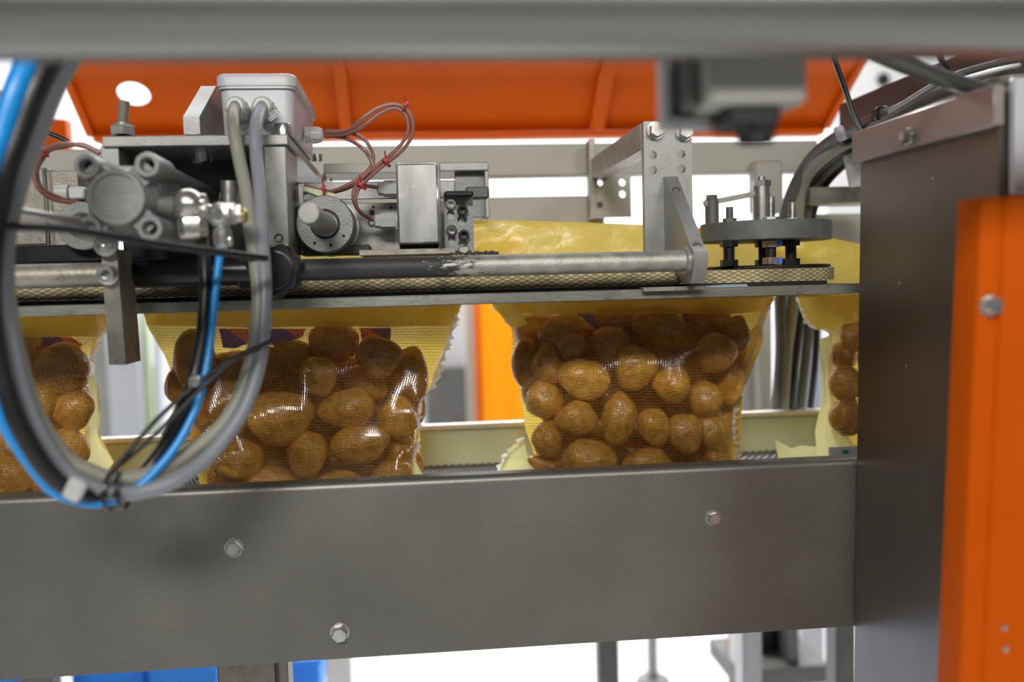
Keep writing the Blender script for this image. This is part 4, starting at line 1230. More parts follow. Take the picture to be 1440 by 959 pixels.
def tie(px, py, Yq, axis, R, m='black', name='cable_tie', label='', w=0.003):
    p = P(px, py, Yq); b = MB()
    b.ring(p, axis, R, R * 0.93, -w / 2, w / 2, 28, 0.0003)
    b.box(p + Vector((0, -R, 0)), (0.003, 0.0018, 0.0022), None, 0.0005)
    return b.build(name, MT[m], label=label, cat='cable tie')
tie(155, 690, 0.775, (1, 0, -0.1), 0.016, label='black cable tie around the bottom of the loop')
tie(172, 690, 0.777, (1, 0, 0.1), 0.015, label='black cable tie right next to another at the bottom of the loop')
tie(358, 363, 0.885, (0.05, 0, 1), 0.0145, label='black cable tie binding both grey cables above the star knob')
b = MB(); b.lathe(P(274, 536, 0.80), FWD, [(0, -0.006), (0.0052, -0.006), (0.0055, 0.0), (0.004, 0.003), (0, 0.0035)], 20)
b.build('hose_clip', MT['zinc'], label='small silver clip where blue tube and thin cable cross', cat='clip')
b = MB(); b.box(P(106, 688, 0.745), (0.0068, 0.005, 0.0085), Matrix.Rotation(0.5, 3, 'Y'), 0.002)
b.build('hose_clip', MT['clear'], label='pale plastic clip on the blue tube at lower left of the loop', cat='clip')

# brown sensor wires
def wire(pts, label, r=0.0021):
    return MB().tube(PP(pts), r, 8, 8).build('brown_wire', MT['wire'], label=label, cat='wire')
Yw = 1.05
wire([(458, 184, 1.09), (490, 186, 1.07), (512, 196, Yw), (524, 216, Yw), (523, 232, Yw), (508, 248, Yw), (485, 262, Yw), (464, 270, 1.06)], 'brown wire from the box gland making the small inner loop, outer strand')
wire([(458, 190, 1.09), (485, 194, 1.07), (508, 207, Yw), (520, 222, Yw), (526, 240, Yw), (512, 250, 1.06), (490, 264, 1.06), (466, 271, 1.06)], 'brown wire from the box gland making the small inner loop, inner strand')
wire([(458, 187, 1.09), (488, 184, 1.06), (508, 168, Yw), (532, 152, Yw), (556, 147, Yw), (574, 157, Yw), (581, 176, Yw), (577, 196, Yw), (562, 215, Yw), (540, 232, Yw), (519, 250, Yw), (503, 268, Yw), (500, 284, Yw), (506, 298, 1.06), (520, 306, 1.08), (531, 311, 1.085)],
     'brown wire arching high right of the box and down to the lower hex gland')
wire([(458, 192, 1.09), (490, 188, 1.06), (512, 176, Yw), (534, 160, Yw), (554, 152, Yw), (568, 159, Yw), (574, 176, Yw), (570, 194, Yw), (556, 212, Yw), (534, 230, Yw), (514, 246, Yw), (499, 264, Yw), (497, 280, Yw), (503, 294, 1.06), (515, 304, 1.08), (526, 310, 1.085)],
     'brown wire inside the high arch, just under the outer one')
wire([(404, 256, 1.07), (430, 261, 1.06), (455, 268, 1.06), (476, 268, 1.06), (500, 260, 1.06), (520, 262, 1.07), (536, 265, 1.085)], 'brown wire running level from the post to the upper hex gland')
wire([(140, 216, 1.0), (118, 206, 1.0), (92, 202, 1.0), (70, 206, 1.0), (57, 220, 1.0), (48, 240, 1.0), (52, 262, 1.0), (70, 278, 1.01), (95, 284, 1.02), (120, 283, 1.03)], 'brown wire loop at far left behind the big cable loop, outer strand')
wire([(136, 212, 1.01), (115, 203, 1.01), (90, 206, 1.01), (72, 210, 1.01), (61, 222, 1.01), (52, 240, 1.01), (57, 262, 1.01), (74, 274, 1.02), (98, 280, 1.03), (118, 280, 1.04)], 'brown wire loop at far left behind the big cable loop, inner strand')
cable('black_wire', [(64, 186, 1.2), (80, 192, 1.2), (96, 199, 1.2)], 0.003, 'black', 'short black wire in front of the small orange bracket at far left', 'wire', res=3)
for px, py, ax, lab in ((570, 151, (1, 0, -0.6), 'red cable tie on top of the high wire arch'), (543, 229, (-0.7, 0, -0.7), 'red cable tie halfway down the wire arch'), (456, 268, (1, 0, 0), 'red cable tie over the bearing housing'), (508, 262, (-0.5, 0, -0.8), 'red cable tie at the lower end of the wire arch'), (60, 216, (0.5, 0, 1), 'reddish tie on the wire loop at far left')):
    p = P(px, py, 1.05 if px > 100 else 1.0); b = MB(); a = Vector(ax).normalized()
    b.ring(p, a, 0.0062, 0.0052, -0.0014, 0.0014, 16, 0.0003)
    b.box(p + Vector((0, -0.006, 0.002)), (0.0022, 0.0018, 0.002), None, 0.0004)
    b.cyl(p + Vector((0, -0.006, 0)), p + Vector((-0.001, -0.007, 0.012)), 0.0009, 6)
    b.build('wire_tie', MT['red'], label=lab, cat='cable tie')

# ------------------------------------------------------------------ cable bundle and beam at the right rear
b = MB(); p0, p1 = P(1186, 186, 1.5), P(1440, 105, 1.0)
bx = (P(1440, 100, 1.04).x)
q = P(1304, 94, 1.15); MB().box((q.x + 0.03, 1.075, q.z - 0.019), (0.03, 0.325, 0.019), None, 0.002).build('overhead_beam', mat('brown_steel_beam', (0.08, 0.064, 0.054), 0.5, 0.3, 0.2, 20), label='dark brown steel beam running back above the column, upper right', cat='beam')
bund = []
base = [(1480, 96, 0.86), (1400, 112, 0.93), (1330, 130, 1.0), (1265, 158, 1.08), (1205, 185, 1.18), (1160, 212, 1.25), (1130, 245, 1.30), (1113, 290, 1.32), (1108, 340, 1.34), (1105, 420, 1.36), (1100, 500, 1.40), (1092, 600, 1.44)]
specs = [(-6, -5, 0.0085, 'hose', 'dark hose on the outer left of the bundle beside the column top'),
         (10, 2, 0.010, 'cable_tan', 'thick grey-brown hose in the bundle curving down behind the pulley'),
         (22, 10, 0.0065, 'black', 'black hose in the middle of the bundle beside the column'),
         (34, 16, 0.008, 'hose', 'dark hose on the inner right of the bundle beside the column'),
         (46, 26, 0.0055, 'black', 'thin black cable on the inside of the bundle beside the column'),
         (2, 8, 0.005, 'rubber', 'thin rubber cable lying across the bundle beside the column')]
for dx, dy, r, m_, lab in specs:
    pts = []
    for i, (x, y, Yq) in enumerate(base):
        f_ = i / (len(base) - 1)
        pts.append((x + dx * (0.2 + f_ * 0.8) + 5 * math.sin(i * 1.3 + dx), y + dy * (1.0 - f_ * 0.5) - 4 * math.cos(i + dx), Yq + dy * 0.001))
    cable('hose', pts, r, m_, lab, 'hose')
cable('black_cable', [(1165, 60, 1.0), (1178, 96, 1.03), (1190, 130, 1.06), (1200, 160, 1.1), (1212, 184, 1.14)], 0.0032, 'black', 'thin black cable hanging from above onto the hose bundle, upper right')
cable('black_cable', [(1318, 70, 0.9), (1328, 92, 0.92), (1345, 112, 0.94)], 0.003, 'black', 'short black cable coming down above the column top')
cable('grey_rod', [(1200, 60, 0.72), (1270, 90, 0.74), (1330, 112, 0.76), (1395, 131, 0.78)], 0.0072, 'pipe', 'blurred grey rod slanting down to the column top, upper right', 'rod', res=2)
cable('hose', [(1250, 160, 0.95), (1330, 112, 0.93), (1400, 90, 0.9), (1470, 78, 0.87)], 0.0035, 'hose', 'thin dark cable arching above the column flange', 'hose')
for px, py, Yq, lab in ((1238, 160, 1.10, 'black tie around the hose bundle right of the hanging cable'), (1190, 196, 1.2, 'black tie around the hose bundle below the hanging cable')):
    p = P(px, py, Yq); b = MB(); b.box(p, (0.008, 0.01, 0.008), None, 0.003); b.build('cable_tie', MT['black'], label=lab, cat='cable tie')
b = MB(); b.cyl(P(1178, 178, 1.15), P(1186, 198, 1.15), 0.006, 16, c=0.002); b.build('hose_clamp', MT['white_pl'], label='pale clamp over the bundle below the hanging black cable', cat='clamp')
b = MB(); b.cyl(P(1198, 214, 1.24), P(1207, 262, 1.24), 0.012, 20, c=0.003); b.build('white_tube', MT['white'], label='short white tube beside the column below the hoses', cat='tube')
MB().bxp(1140, 262, 1240, 286, 1.30, 1.36, 0.002).build('angle_bracket', MT['beige_steel'], label='beige steel bracket beside the column above the yellow film', cat='bracket')

# ------------------------------------------------------------------ potatoes
def potato_mesh(seed):
    bm = bmesh.new()
    bmesh.ops.create_icosphere(bm, subdivisions=4, radius=1.0)
    r = random.Random(seed)
    eyes = [Vector((r.uniform(-1, 1), r.uniform(-1, 1), r.uniform(-1, 1))).normalized() for _ in range(6)]
    ang = r.uniform(-0.2, 0.2)
    for v in bm.verts:
        p = v.co.copy()
        k = 1 + 0.075 * noise.noise(p * 1.1 + Vector((seed * 7.1, 0, 0))) * 2 + 0.02 * noise.noise(p * 3.1 + Vector((0, seed * 3.3, 0)))
        for e in eyes:
            d = (p - e).length
            k -= 0.035 * math.exp(-(d / 0.13) ** 2) - 0.012 * math.exp(-((d - 0.24) / 0.10) ** 2)
        q = p * k
        q.z *= 1 + 0.10 * p.x * (1 if seed % 2 else -1)
        v.co = q
    me = bpy.data.meshes.new('potato')
    bm.to_mesh(me); bm.free()
    me.shade_smooth()
    me.materials.append(MT['potato'])
    return me


PM = [potato_mesh(i) for i in range(6)]
SHADE_TONE = {'d': (0.55, 0.50, 0.46, 1), 'm': (0.85, 0.82, 0.80, 1), 'l': (1.12, 1.15, 1.18, 1), 'n': (1.0, 1.0, 1.0, 1)}
SHADE_TONE = {'d': (0.80, 0.76, 0.72, 1), 'm': (0.92, 0.90, 0.88, 1), 'l': (1.12, 1.15, 1.18, 1), 'n': (1.0, 1.0, 1.0, 1)}  # skin tints with shade painted into dark ones, light into pale ones
pn_i = [0]


def potato(px, py, rx, ry, ang, Yq, tone, label, group, store=None):
    i = pn_i[0]; pn_i[0] += 1
    o = bpy.data.objects.new('potato', PM[i % 6])
    COL.objects.link(o)
    c = P(px, py, Yq)
    a, c_ = S(rx, Yq), S(ry, Yq)
    b_ = min(a, c_) * 0.88
    o.location = c
    o.scale = (a, b_, c_)
    o.rotation_euler = (0, math.radians(ang), 0)
    o.color = SHADE_TONE[tone]
    o['label'] = label
    o['category'] = 'potato'
    o['group'] = group
    if store is not None:
        store.append((c, a, b_, c_, math.radians(ang)))
    return o


def ev_y(pl, y):
    if y <= pl[0][0]: return pl[0][1]
    for (ya, xa_), (yb, xb2) in zip(pl, pl[1:]):
        if ya <= y <= yb:
            return xa_ + (xb2 - xa_) * (y - ya) / max(1e-6, yb - ya)
    return pl[-1][1]


def make_bag(name, label, left, right, ytop, ybot, pots, band_y, prints, flaps, film_ext=(0, 0), fringe=None, seed=1):
    """a net bag: front net draped over the potatoes, back film, front film band, prints and torn edges"""
    YM, YBK = 1.20, 1.292
    bot = P((ev_y(left, ybot) + ev_y(right, ybot)) / 2, ybot, YM)
    root = thing(name, label, 'net bag', bot, 'net bags hanging from the grip belts')
    wmax = max(ev_y(right, y) - ev_y(left, y) for y in (ytop, ybot))
    cell = 4.15
    nu, nv = int(wmax / cell), int((ybot - ytop) / cell)
    U = np.linspace(0, 1, nu + 1)
    PX = np.zeros((nv + 1, nu + 1)); PY = np.zeros((nv + 1, nu + 1))
    for j in range(nv + 1):
        y = ytop + (ybot - ytop) * j / nv
        l, r = ev_y(left, y), ev_y(right, y)
        for i in range(nu + 1):
            PX[j, i] = l + (r - l) * U[i] + 1.6 * noise.noise(Vector((i * .09, j * .12, seed)))
            PY[j, i] = y + 2.5 * noise.noise(Vector((i * .07, j * .1, seed + 9))) + 2.5 * math.sin(math.pi * U[i]) * (1 - j / nv)
    # world coordinates on plane YM
    XX = np.zeros_like(PX); ZZ = np.zeros_like(PX)
    for j in range(nv + 1):
        for i in range(nu + 1):
            p = P(PX[j, i], PY[j, i], YM)
            XX[j, i], ZZ[j, i] = p.x, p.z
    obst = np.full_like(XX, 9.0)
    for c, a, b_, c_, an in pots:
        # potato centre moved onto plane YM along the view ray, so the drape follows what is seen
        f_ = YM / c.y
        cx, cz = c.x * f_, CAM.z + (c.z - CAM.z) * f_
        aa, cc2 = a * f_ * 1.03, c_ * f_ * 1.03
        dx, dz = XX - cx, ZZ - cz
        u = dx * math.cos(an) - dz * math.sin(an)
        w_ = dx * math.sin(an) + dz * math.cos(an)
        q = 1 - (u / aa) ** 2 - (w_ / cc2) ** 2
        s = np.where(q > 0, c.y - b_ * 1.06 * np.sqrt(np.maximum(q, 0)) - 0.0012, 9.0)
        obst = np.minimum(obst, s)
    h = np.full_like(XX, 1.25)
    h[0, :] = YM + 0.002
    base = h.copy()
    for it in range(420):
        n_ = h.copy()
        n_[1:-1, 1:-1] = 0.25 * (h[:-2, 1:-1] + h[2:, 1:-1] + h[1:-1, :-2] + h[1:-1, 2:])
        n_[-1, 1:-1] = n_[-2, 1:-1]
        n_ = np.minimum(n_, obst)
        n_[0, :] = YM + 0.002
        n_[1:, 0] = base[1:, 0]; n_[1:, -1] = base[1:, -1]
        h = n_
    G = [[None] * (nu + 1) for _ in range(nv + 1)]
    for j in range(nv + 1):
        for i in range(nu + 1):
            G[j][i] = P(PX[j, i], PY[j, i], float(h[j, i]) - 0.0008)
    w = 0.00025
    b = MB(); vs = []; fs = []
    def quad(a_, b2, off):
        k = len(vs)
        vs.extend([a_ - off, a_ + off, b2 + off, b2 - off]); fs.append((k, k + 1, k + 2, k + 3))
    for j in range(nv + 1):
        for i in range(nu):
            quad(G[j][i], G[j][i + 1], Vector((0, 0, w)))
    for i in range(nu + 1):
        for j in range(nv):
            quad(G[j][i] - Y1 * 0.0002, G[j + 1][i] - Y1 * 0.0002, Vector((w * 0.9, 0, 0)))
    b.add(vs, fs)
    b.build('net', MT['net'], root, kind='stuff', smooth=False, recalc=False)
    # back film
    le = [(y, x + film_ext[0]) for y, x in left]; re = [(y, x + film_ext[1]) for y, x in right]
    b = MB(); vs = []; NX, NY = 46, 30
    for j in range(NY + 1):
        y = ytop - 6 + (ybot - ytop + 6) * j / NY
        l, r = ev_y(le, y), ev_y(re, y)
        for i in range(NX + 1):
            t = i / NX
            s = j / NY
            Yq = (YM + 0.006) * max(0, 1 - s * 4) + YBK * min(1, s * 4)
            Yq += 0.0045 * noise.noise(Vector((i * .22, j * .25, seed * 3)))
            e = abs(t - .5) * 2
            x = l + (r - l) * t + (2.5 * noise.noise(Vector((j * 0.8, seed, 4))) if e > 0.95 else 0)
            vs.append(P(x, y, Yq))
    b.add(vs, [(j * (NX + 1) + i, j * (NX + 1) + i + 1, (j + 1) * (NX + 1) + i + 1, (j + 1) * (NX + 1) + i) for j in range(NY) for i in range(NX)])
    b.build('back_film', MT['film'], root, recalc=False)
    # front film band
    jb_ = max(2, int((band_y - ytop) / (ybot - ytop) * nv))
    b = MB(); vs = []
    for j in range(jb_ + 1):
        for i in range(nu + 1):
            vs.append(G[j][i] + Vector((0, -0.0012 - 0.0012 * noise.noise(Vector((i * .15, j * .3, seed))), 0)))
    b.add(vs, [(j * (nu + 1) + i, j * (nu + 1) + i + 1, (j + 1) * (nu + 1) + i + 1, (j + 1) * (nu + 1) + i) for j in range(jb_) for i in range(nu)])
    b.build('film_band', MT['film_band'], root, recalc=False)
    for poly in prints:
        b = MB(); b.prism([P(x, y, 1.226) for x, y in poly], (0, 0.0003, 0)); b.build('print', MT['print'], root, label='red and white checks on purple, printed on the film', smooth=False)
    for poly, m_, Yq in flaps:
        n = len(poly); c = Vector((sum(p[0] for p in poly) / n, sum(p[1] for p in poly) / n, 0))
        b = MB(); K = 5; vs = []
        for k in range(K + 1):
            f_ = 1 - k / K * 0.999
            for i in range(n):
                x = c.x + (poly[i][0] - c.x) * f_; y = c.y + (poly[i][1] - c.y) * f_
                vs.append(P(x, y, Yq + 0.006 * noise.noise(Vector((x * .06, y * .06, seed)))))
        b.add(vs, [(k * n + i, k * n + (i + 1) % n, (k + 1) * n + (i + 1) % n, (k + 1) * n + i) for k in range(K) for i in range(n)])
        b.build('film_flap', MT[m_], root, label='pale crumpled flap of film at the bag edge')
    if fringe:
        r = random.Random(seed)
        for pl, sgn in fringe:
            b = MB()
            vs = []; pts = []
            for (xa_, ya), (xb2, yb) in zip(pl, pl[1:]):
                m_ = max(2, int(abs(yb - ya) / 3))
                for k in range(m_):
                    t = k / m_; pts.append((xa_ + (xb2 - xa_) * t, ya + (yb - ya) * t))
            pts.append(pl[-1])
            for x, y in pts:
                vs.append(P(x - sgn * 3, y, 1.235)); vs.append(P(x + sgn * r.choice([0.5, 1, 2, 3, 7]) , y + r.uniform(-1.5, 1.5), 1.235 + r.uniform(-.004, .004)))
            b.add(vs, [(2 * i, 2 * i + 1, 2 * i + 3, 2 * i + 2) for i in range(len(pts) - 1)])
            b.build('torn_edge', MT['fringe'], root, label='white frayed torn edge', recalc=False)
    return root


# potatoes: px, py, rx, ry, angle, distance, tint with shade or light in it, where
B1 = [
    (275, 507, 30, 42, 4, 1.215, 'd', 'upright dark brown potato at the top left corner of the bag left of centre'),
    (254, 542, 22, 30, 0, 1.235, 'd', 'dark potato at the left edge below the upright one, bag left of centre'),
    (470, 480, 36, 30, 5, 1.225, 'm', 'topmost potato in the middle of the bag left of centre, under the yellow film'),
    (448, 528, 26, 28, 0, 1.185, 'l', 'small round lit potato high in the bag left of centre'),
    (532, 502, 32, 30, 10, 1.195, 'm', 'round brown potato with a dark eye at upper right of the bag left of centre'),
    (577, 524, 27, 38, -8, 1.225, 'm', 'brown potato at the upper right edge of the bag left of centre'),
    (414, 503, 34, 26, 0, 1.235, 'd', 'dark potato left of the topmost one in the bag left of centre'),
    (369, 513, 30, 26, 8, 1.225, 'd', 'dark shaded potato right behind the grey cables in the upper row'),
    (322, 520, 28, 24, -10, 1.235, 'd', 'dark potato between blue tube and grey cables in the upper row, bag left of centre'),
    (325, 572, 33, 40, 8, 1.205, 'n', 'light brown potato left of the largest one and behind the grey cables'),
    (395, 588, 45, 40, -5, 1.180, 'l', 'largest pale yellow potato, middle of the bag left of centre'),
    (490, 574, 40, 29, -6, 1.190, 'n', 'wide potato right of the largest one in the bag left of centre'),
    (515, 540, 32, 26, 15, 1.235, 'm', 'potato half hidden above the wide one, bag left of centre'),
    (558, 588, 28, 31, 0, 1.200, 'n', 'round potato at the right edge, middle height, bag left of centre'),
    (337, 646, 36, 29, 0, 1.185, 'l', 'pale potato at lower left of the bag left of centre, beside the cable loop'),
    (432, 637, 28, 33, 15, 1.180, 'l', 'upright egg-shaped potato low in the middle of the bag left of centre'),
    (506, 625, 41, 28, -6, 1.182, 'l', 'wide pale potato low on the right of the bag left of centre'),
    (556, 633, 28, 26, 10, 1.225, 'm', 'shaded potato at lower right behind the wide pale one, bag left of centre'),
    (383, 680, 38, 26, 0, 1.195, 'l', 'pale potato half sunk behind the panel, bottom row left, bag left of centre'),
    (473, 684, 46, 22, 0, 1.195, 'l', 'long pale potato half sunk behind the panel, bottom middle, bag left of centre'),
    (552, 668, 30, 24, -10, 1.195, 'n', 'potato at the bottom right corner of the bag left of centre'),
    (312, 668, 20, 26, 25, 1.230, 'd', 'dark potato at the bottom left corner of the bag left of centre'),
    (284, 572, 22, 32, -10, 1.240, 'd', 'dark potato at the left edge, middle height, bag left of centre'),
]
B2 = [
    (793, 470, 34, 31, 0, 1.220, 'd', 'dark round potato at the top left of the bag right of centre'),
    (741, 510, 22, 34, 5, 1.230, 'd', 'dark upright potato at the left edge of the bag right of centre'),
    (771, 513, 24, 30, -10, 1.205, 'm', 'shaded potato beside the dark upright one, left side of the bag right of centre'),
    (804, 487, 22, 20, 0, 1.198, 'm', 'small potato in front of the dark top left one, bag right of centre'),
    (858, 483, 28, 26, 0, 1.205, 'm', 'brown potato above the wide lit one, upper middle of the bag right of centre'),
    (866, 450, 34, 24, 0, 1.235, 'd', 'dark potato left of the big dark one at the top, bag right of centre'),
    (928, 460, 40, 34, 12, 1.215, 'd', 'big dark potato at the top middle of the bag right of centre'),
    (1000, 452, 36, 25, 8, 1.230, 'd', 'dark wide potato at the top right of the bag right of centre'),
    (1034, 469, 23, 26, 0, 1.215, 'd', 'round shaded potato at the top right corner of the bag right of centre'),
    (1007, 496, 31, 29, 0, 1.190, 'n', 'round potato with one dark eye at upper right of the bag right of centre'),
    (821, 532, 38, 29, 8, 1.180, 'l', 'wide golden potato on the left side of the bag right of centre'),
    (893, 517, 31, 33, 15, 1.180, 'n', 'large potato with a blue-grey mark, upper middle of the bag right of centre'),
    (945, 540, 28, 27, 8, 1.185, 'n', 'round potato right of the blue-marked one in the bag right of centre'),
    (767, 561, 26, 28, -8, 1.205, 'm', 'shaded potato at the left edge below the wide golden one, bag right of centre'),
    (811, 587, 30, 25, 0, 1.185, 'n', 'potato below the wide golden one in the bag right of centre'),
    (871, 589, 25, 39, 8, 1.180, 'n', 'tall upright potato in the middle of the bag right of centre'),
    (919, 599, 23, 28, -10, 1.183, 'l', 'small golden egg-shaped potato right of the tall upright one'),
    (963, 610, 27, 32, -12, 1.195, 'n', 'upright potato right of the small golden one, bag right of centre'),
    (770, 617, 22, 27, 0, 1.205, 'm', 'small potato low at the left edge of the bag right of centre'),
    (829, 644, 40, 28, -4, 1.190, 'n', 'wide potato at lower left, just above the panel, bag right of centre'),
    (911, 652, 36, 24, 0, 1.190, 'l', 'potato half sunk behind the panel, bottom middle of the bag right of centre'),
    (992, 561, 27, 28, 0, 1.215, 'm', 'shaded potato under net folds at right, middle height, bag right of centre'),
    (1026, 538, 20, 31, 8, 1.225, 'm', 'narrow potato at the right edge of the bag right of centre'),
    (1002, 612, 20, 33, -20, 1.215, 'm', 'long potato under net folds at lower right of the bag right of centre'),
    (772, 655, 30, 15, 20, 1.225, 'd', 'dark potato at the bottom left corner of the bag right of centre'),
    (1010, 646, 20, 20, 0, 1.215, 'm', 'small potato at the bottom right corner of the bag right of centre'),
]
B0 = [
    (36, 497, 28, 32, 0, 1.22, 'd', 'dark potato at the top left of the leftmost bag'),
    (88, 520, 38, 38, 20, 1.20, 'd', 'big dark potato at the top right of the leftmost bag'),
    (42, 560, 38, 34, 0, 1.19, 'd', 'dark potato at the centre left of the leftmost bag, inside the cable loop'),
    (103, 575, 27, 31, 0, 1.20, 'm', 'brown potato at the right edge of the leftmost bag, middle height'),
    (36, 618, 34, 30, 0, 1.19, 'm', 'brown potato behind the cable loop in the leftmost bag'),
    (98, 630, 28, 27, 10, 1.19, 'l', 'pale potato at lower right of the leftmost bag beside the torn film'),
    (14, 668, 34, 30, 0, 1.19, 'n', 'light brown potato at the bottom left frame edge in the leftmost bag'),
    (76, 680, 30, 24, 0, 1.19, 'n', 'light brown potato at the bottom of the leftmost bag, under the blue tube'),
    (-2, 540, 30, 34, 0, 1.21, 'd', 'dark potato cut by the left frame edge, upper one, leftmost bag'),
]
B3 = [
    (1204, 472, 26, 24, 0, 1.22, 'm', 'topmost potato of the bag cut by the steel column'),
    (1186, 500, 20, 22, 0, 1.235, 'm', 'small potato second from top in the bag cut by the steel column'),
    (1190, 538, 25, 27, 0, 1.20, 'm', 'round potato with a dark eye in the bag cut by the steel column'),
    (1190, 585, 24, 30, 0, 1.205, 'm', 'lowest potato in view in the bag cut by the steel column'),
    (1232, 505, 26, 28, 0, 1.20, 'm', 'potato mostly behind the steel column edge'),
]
def fill(bag, where, group, store):
    for p in bag:
        potato(*p, group, store)
st1, st2, st0, st3 = [], [], [], []
fill(B1, 1, 'potatoes in the bag left of centre', st1)
fill(B2, 2, 'potatoes in the bag right of centre', st2)
fill(B0, 0, 'potatoes in the leftmost bag', st0)
fill(B3, 3, 'potatoes in the bag cut by the steel column', st3)
def back_layer(left, right, y0, y1, where, grp):
    r = random.Random(int(y0 + left[0][1]))
    y = y0; row = 0
    while y <= y1:
        l, rr2 = ev_y(left, y) + 34, ev_y(right, y) - 34
        n = max(1, int(round((rr2 - l) / 50)))
        for k in range(n + 1):
            x = l + (rr2 - l) * (k + (0.35 if row % 2 else 0)) / (n + 0.35)
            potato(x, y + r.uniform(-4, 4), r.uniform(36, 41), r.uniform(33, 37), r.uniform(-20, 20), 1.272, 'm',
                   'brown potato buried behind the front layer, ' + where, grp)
        y += 42; row += 1
back_layer([(424, 205), (545, 250), (700, 312)], [(424, 640), (545, 600), (700, 588)], 530, 690, 'bag left of centre', 'hidden potatoes in the bag left of centre')
back_layer([(414, 720), (545, 732), (690, 770)], [(414, 1066), (545, 1040), (690, 1030)], 470, 670, 'bag right of centre', 'hidden potatoes in the bag right of centre')
back_layer([(430, -60), (700, -60)], [(430, 132), (700, 122)], 520, 690, 'leftmost bag', 'hidden potatoes in the leftmost bag')

make_bag('net_bag', 'net bag of potatoes left of centre, hanging behind the grey cables',
         [(424, 197), (460, 208), (500, 232), (545, 248), (600, 272), (650, 292), (700, 312)],
         [(424, 648), (460, 636), (500, 618), (540, 604), (575, 588), (620, 588), (660, 580), (700, 588)],
         424, 706, st1, 460,
         [[(308, 462), (430, 462), (425, 474), (385, 486), (352, 482), (330, 490), (314, 489)], [(506, 461), (550, 461), (549, 480), (509, 480)]],
         [([(560, 640), (584, 648), (597, 672), (594, 700), (560, 700)], 'film_pale', 1.225), ([(248, 700), (262, 680), (300, 690), (305, 706), (246, 706)], 'film_pale', 1.24),
          ([(282, 520), (296, 600), (318, 690), (285, 700), (268, 610), (250, 560)], 'film', 1.255)],
         (0, 2), [([(648, 426), (638, 460), (624, 500), (610, 540), (592, 566), (590, 584)], 1), ([(590, 584), (589, 610), (582, 640), (588, 690)], 1)], seed=1)
make_bag('net_bag', 'net bag of potatoes right of centre, in full view below the bracket',
         [(414, 686), (440, 708), (462, 720), (500, 720), (545, 730), (600, 738), (640, 752), (690, 778)],
         [(414, 1088), (445, 1076), (475, 1066), (500, 1050), (540, 1040), (570, 1030), (600, 1030), (690, 1032)],
         414, 692, st2, 440,
         [[(800, 440), (836, 438), (846, 462), (838, 463), (818, 446)], [(938, 434), (968, 436), (969, 458), (956, 446)]],
         [([(735, 616), (742, 640), (778, 668), (700, 680), (704, 655), (718, 630)], 'film_pale', 1.23), ([(1072, 446), (1074, 480), (1056, 520), (1040, 545), (1034, 600), (1040, 665), (1020, 670), (1015, 560), (1042, 480)], 'film', 1.245),
          ([(686, 420), (720, 420), (742, 456), (722, 462), (704, 444)], 'film', 1.195)],
         (0, 2), [([(686, 418), (704, 440), (724, 462)], -1), ([(1088, 418), (1070, 446), (1066, 480), (1044, 530), (1036, 560), (1032, 600), (1038, 650)], 1), ([(736, 616), (716, 632), (704, 655), (700, 672)], -1)], seed=2)
make_bag('net_bag', 'net bag of potatoes at the left frame edge, seen through the cable loop',
         [(430, -120), (520, -90), (710, -60)],
         [(430, 158), (460, 150), (495, 132), (530, 124), (560, 128), (600, 122), (640, 126), (710, 120)],
         430, 715, st0, 474,
         [[(44, 474), (100, 474), (116, 484), (108, 496), (50, 490)]],
         [([(126, 520), (138, 540), (142, 580), (138, 615), (160, 650), (150, 664), (118, 664), (120, 600)], 'film_pale', 1.225)],
         (0, 2), [([(150, 462), (130, 496), (124, 530), (120, 548), (126, 575), (124, 600), (118, 640)], 1)], seed=3)
make_bag('net_bag', 'net bag of potatoes at the right, half hidden by the steel column',
         [(412, 1122), (440, 1130), (460, 1150), (470, 1168), (500, 1158), (540, 1164), (600, 1168), (650, 1170)],
         [(412, 1340), (650, 1320)],
         412, 675, st3, 450,
         [],
         [([(1152, 478), (1170, 470), (1172, 560), (1180, 610), (1210, 640), (1212, 660), (1150, 660), (1146, 606), (1156, 560)], 'film_pale', 1.23),
          ([(1090, 618), (1112, 630), (1126, 626), (1148, 628), (1150, 650), (1096, 655)], 'film_pale', 1.20),
          ([(1122, 418), (1215, 414), (1215, 452), (1190, 456), (1150, 464), (1134, 448)], 'film_band', 1.198)],
         (0, 0), [([(1121, 418), (1128, 440), (1138, 456), (1150, 464)], -1)], seed=4)
b = MB(); b.bxp(1166, 628, 1212, 650, 1.19, 1.193, 0); b.build('printed_label', MT['white'], label='white bag label with small green print by the column foot', cat='label')
b = MB(); b.bxp(1186, 633, 1193, 638, 1.188, 1.1895, 0); b.build('green_mark', mat('green_ink', (0.0, 0.35, 0.15), 0.5), label='small green printed mark on the bag label by the column', cat='mark')
lp = thing('tag_label', 'dark striped printed label low between the loop and the bag', 'label', P(262, 690, 1.18))
b = MB(); b.prism([P(246, 686, 1.18), P(262, 664, 1.18), P(276, 668, 1.18), P(280, 690, 1.18), P(258, 694, 1.18)], (0, 0.0005, 0)); b.build('label_sheet', mat('dark_label', (0.12, 0.12, 0.12), 0.4), lp)
b = MB()
for k in range(5):
    b.prism([P(252 + k * 5, 684 - k * 3, 1.178), P(254 + k * 5, 684 - k * 3, 1.178), P(262 + k * 4, 692 - k * 3, 1.178), P(260 + k * 4, 692 - k * 3, 1.178)], (0, 0.0003, 0))
b.build('label_stripes', MT['white_pl'], lp)

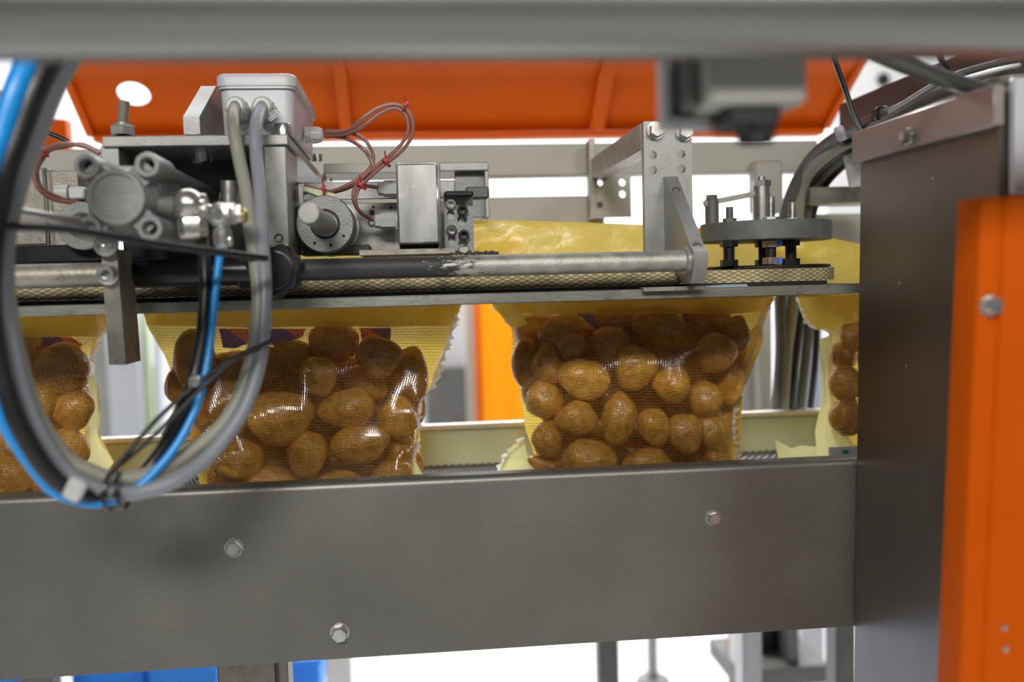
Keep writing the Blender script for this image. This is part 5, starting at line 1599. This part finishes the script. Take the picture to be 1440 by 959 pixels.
# ------------------------------------------------------------------ far background
def bgbox(name, x0, y0, x1, y1, Yf, d, m, label, cat, bev=0.004, floor=False, group=None):
    b = MB(); b.bxp(x0, y0, x1, y1, Yf, Yf + d, bev)
    if floor:
        for v in b.v:
            if v.z < P((x0 + x1) / 2, (y0 + y1) / 2, Yf).z: v.z = 0.0
    return b.build(name, MT[m], label=label, cat=cat, group=group)
bgbox('safety_screen', 674, 330, 716, 620, 3.72, 0.01, 'orange_glow', 'glowing yellow-orange safety screen between the two middle bags', 'screen', floor=True)
bgbox('screen_frame', 668, 330, 676, 620, 3.7, 0.03, 'orange', 'orange left upright of the glowing safety screen', 'post', floor=True)
bgbox('screen_frame', 716, 330, 740, 620, 3.7, 0.03, 'orange_glow', 'orange right upright of the glowing safety screen', 'post', floor=True)
bgbox('screen_frame', 1028, 340, 1042, 959, 2.3, 0.05, 'orange', 'orange post behind the bag right of centre, foot visible under the panel', 'post', floor=True)
bgbox('grey_cabinet', 600, 515, 672, 640, 3.9, 0.4, 'grey_dark', 'dark grey machine cabinet in the gap left of the orange screen', 'cabinet', floor=True)
bgbox('pale_cabinet', 590, 380, 655, 516, 3.95, 0.3, 'white_pl', 'light grey cabinet block above the dark one, gap left of the screen', 'cabinet', floor=True)
bgbox('grey_post', 655, 360, 672, 620, 3.8, 0.05, 'grey_paint', 'slim grey post directly left of the orange screen', 'post', floor=True)
bgbox('machine_post', 128, 420, 150, 640, 3.75, 0.06, 'grey_paint', 'mid grey upright at the left side of the gap behind the hanging bar', 'post', floor=True)
bgbox('machine_post', 152, 420, 196, 640, 3.7, 0.06, 'white_pl', 'broad light grey upright directly behind the hanging bar', 'post', floor=True)
bgbox('cable_chain', 197, 420, 213, 640, 3.75, 0.03, 'trough', 'pale green toothed strip right of the broad light upright', 'strip', floor=True)
b = MB(); q = P(224, 420, 3.7); b.cyl(q, (q.x, q.y, 0), S(11, 3.7), 24); b.build('white_pipe', MT['white'], label='white vertical pipe behind the left edge of the bag left of centre', cat='pipe')
bgbox('rear_block', 205, 515, 290, 560, 3.9, 0.2, 'grey_dark', 'dark block behind the white pipe, far background left', 'block', floor=True)
b = MB(); A = [(190, 680, 1.398), (262, 545, 1.398), (292, 545, 1.398), (292, 680, 1.398)]
b.prism(PP(A), (0, 0.006, 0)); b.build('deflector_plate', MT['trough'], label='pale green sloping deflector plate behind the loop', cat='plate')
bgbox('rear_upright', 1040, 400, 1068, 600, 1.7, 0.05, 'white_pl', 'pale upright behind the right edge of the full-view bag', 'post', floor=True)
bgbox('rear_upright', 1067, 400, 1086, 600, 1.66, 0.05, 'grey_paint', 'grey upright left of the hanging hoses behind the bags', 'post')
bgbox('blue_cabinet', 1130, 440, 1160, 520, 3.8, 0.05, 'cable', 'blurred blue-grey panel in the gap left of the bag by the column', 'cabinet', floor=True)
# hall wall panel upper right with a dark round hole
wp = thing('wall_board', 'white wall board with a dark round knob, bright area at upper right', 'panel', P(1260, 150, 3.66))
b = MB(); b.prism(PP([(1204, 60, 3.66), (1420, 60, 3.66), (1420, 880, 3.66), (1165, 880, 3.66), (1160, 200, 3.66), (1170, 175, 3.66)]), (0, 0.03, 0)); b.build('board_sheet', MT['white'], wp)
MB().lathe(P(1241, 112, 3.66), FWD, [(0, 0.02), (0.02, 0.018), (0.026, 0.01), (0.026, 0), (0, 0)], 20).build('knob', MT['black'], wp)
# lower gap
bgbox('floor_post', 843, 880, 871, 1000, 2.0, 0.05, 'grey_dark', 'dark square post under the panel, right of centre', 'post', floor=True)
fp = thing('floor_stand', 'thin pinkish grey pole with a round foot on the pale floor', 'stand', P(918, 946, 2.9))
q = P(918, 945, 3.05); 
b = MB(); b.cyl((q.x, 3.05, 0.02), (q.x, 3.05, 0.6), 0.018, 16); b.build('pole', MT['cast'], fp)
b = MB(); b.lathe((q.x, 3.05, 0.0), Z1, [(0, 0), (0.06, 0), (0.055, 0.03), (0, 0.035)], 24); b.build('foot', MT['cast'], fp)
ml = thing('underframe', 'black and grey machine underframe on the floor left of the steel column', 'frame', P(1085, 959, 2.2))
for x0, x1, m_ in ((1036, 1050, 'white_pl'), (1050, 1068, 'grey_paint'), (1108, 1124, 'grey_dark')):
    b = MB(); b.bxp(x0, 850, x1, 958, 2.2, 2.26, 0.003); b.build('leg', MT[m_], ml)
b = MB(); b.bxp(1066, 850, 1110, 945, 2.28, 2.5, 0.003); b.build('inner_housing', MT['black'], ml)
b = MB(); b.bxp(1036, 940, 1170, 965, 2.18, 2.4, 0.003); b.build('crossbar', MT['grey_dark'], ml)
bgbox('dark_upright', 1176, 850, 1204, 1010, 1.7, 0.05, 'grey_dark', 'dark upright touching the steel column edge at the bottom', 'post', floor=True)
bgbox('pale_upright', 1125, 850, 1160, 930, 3.0, 0.1, 'white_pl', 'pale upright plate on the floor left of the column bottom', 'post', floor=True)
for x0, x1, y0, Yq, lab in ((-30, 24, 948, 2.3, 'blue crate at the bottom left frame corner'), (100, 205, 936, 2.4, 'blue crate under the panel at lower left, left one of two'), (207, 306, 934, 2.35, 'blue crate beside the grey conveyor leg, right one of two'), (404, 450, 928, 2.6, 'narrow blue crate corner right of the conveyor leg')):
    cr = thing('blue_crate', lab, 'crate', P((x0 + x1) / 2, 1000, Yq))
    b = MB(); b.bxp(x0, y0, x1, y0 + 60, Yq, Yq + 0.3, 0.006); b.build('crate_body', MT['bluecloth'], cr)
    b = MB(); b.bxp(x0 - 2, y0, x1 + 2, y0 + 8, Yq - 0.01, Yq + 0.31, 0.003); b.build('crate_rim', MT['bluecloth'], cr)
    b = MB(); b.bxp(x0, y0 + 60, x1, 1350, Yq, Yq + 0.3, 0.0)
    for v in b.v: v.z = max(0.0, v.z)
    b.build('crate_base', MT['bluecloth'], cr)
bgbox('white_upright', 458, 860, 494, 1000, 2.3, 0.05, 'white', 'white upright under the panel right of the blue crates', 'post', floor=True)
bgbox('dark_upright', 24, 900, 76, 1000, 2.2, 0.05, 'grey_dark', 'dark upright at lower left between the blue crates', 'post', floor=True)
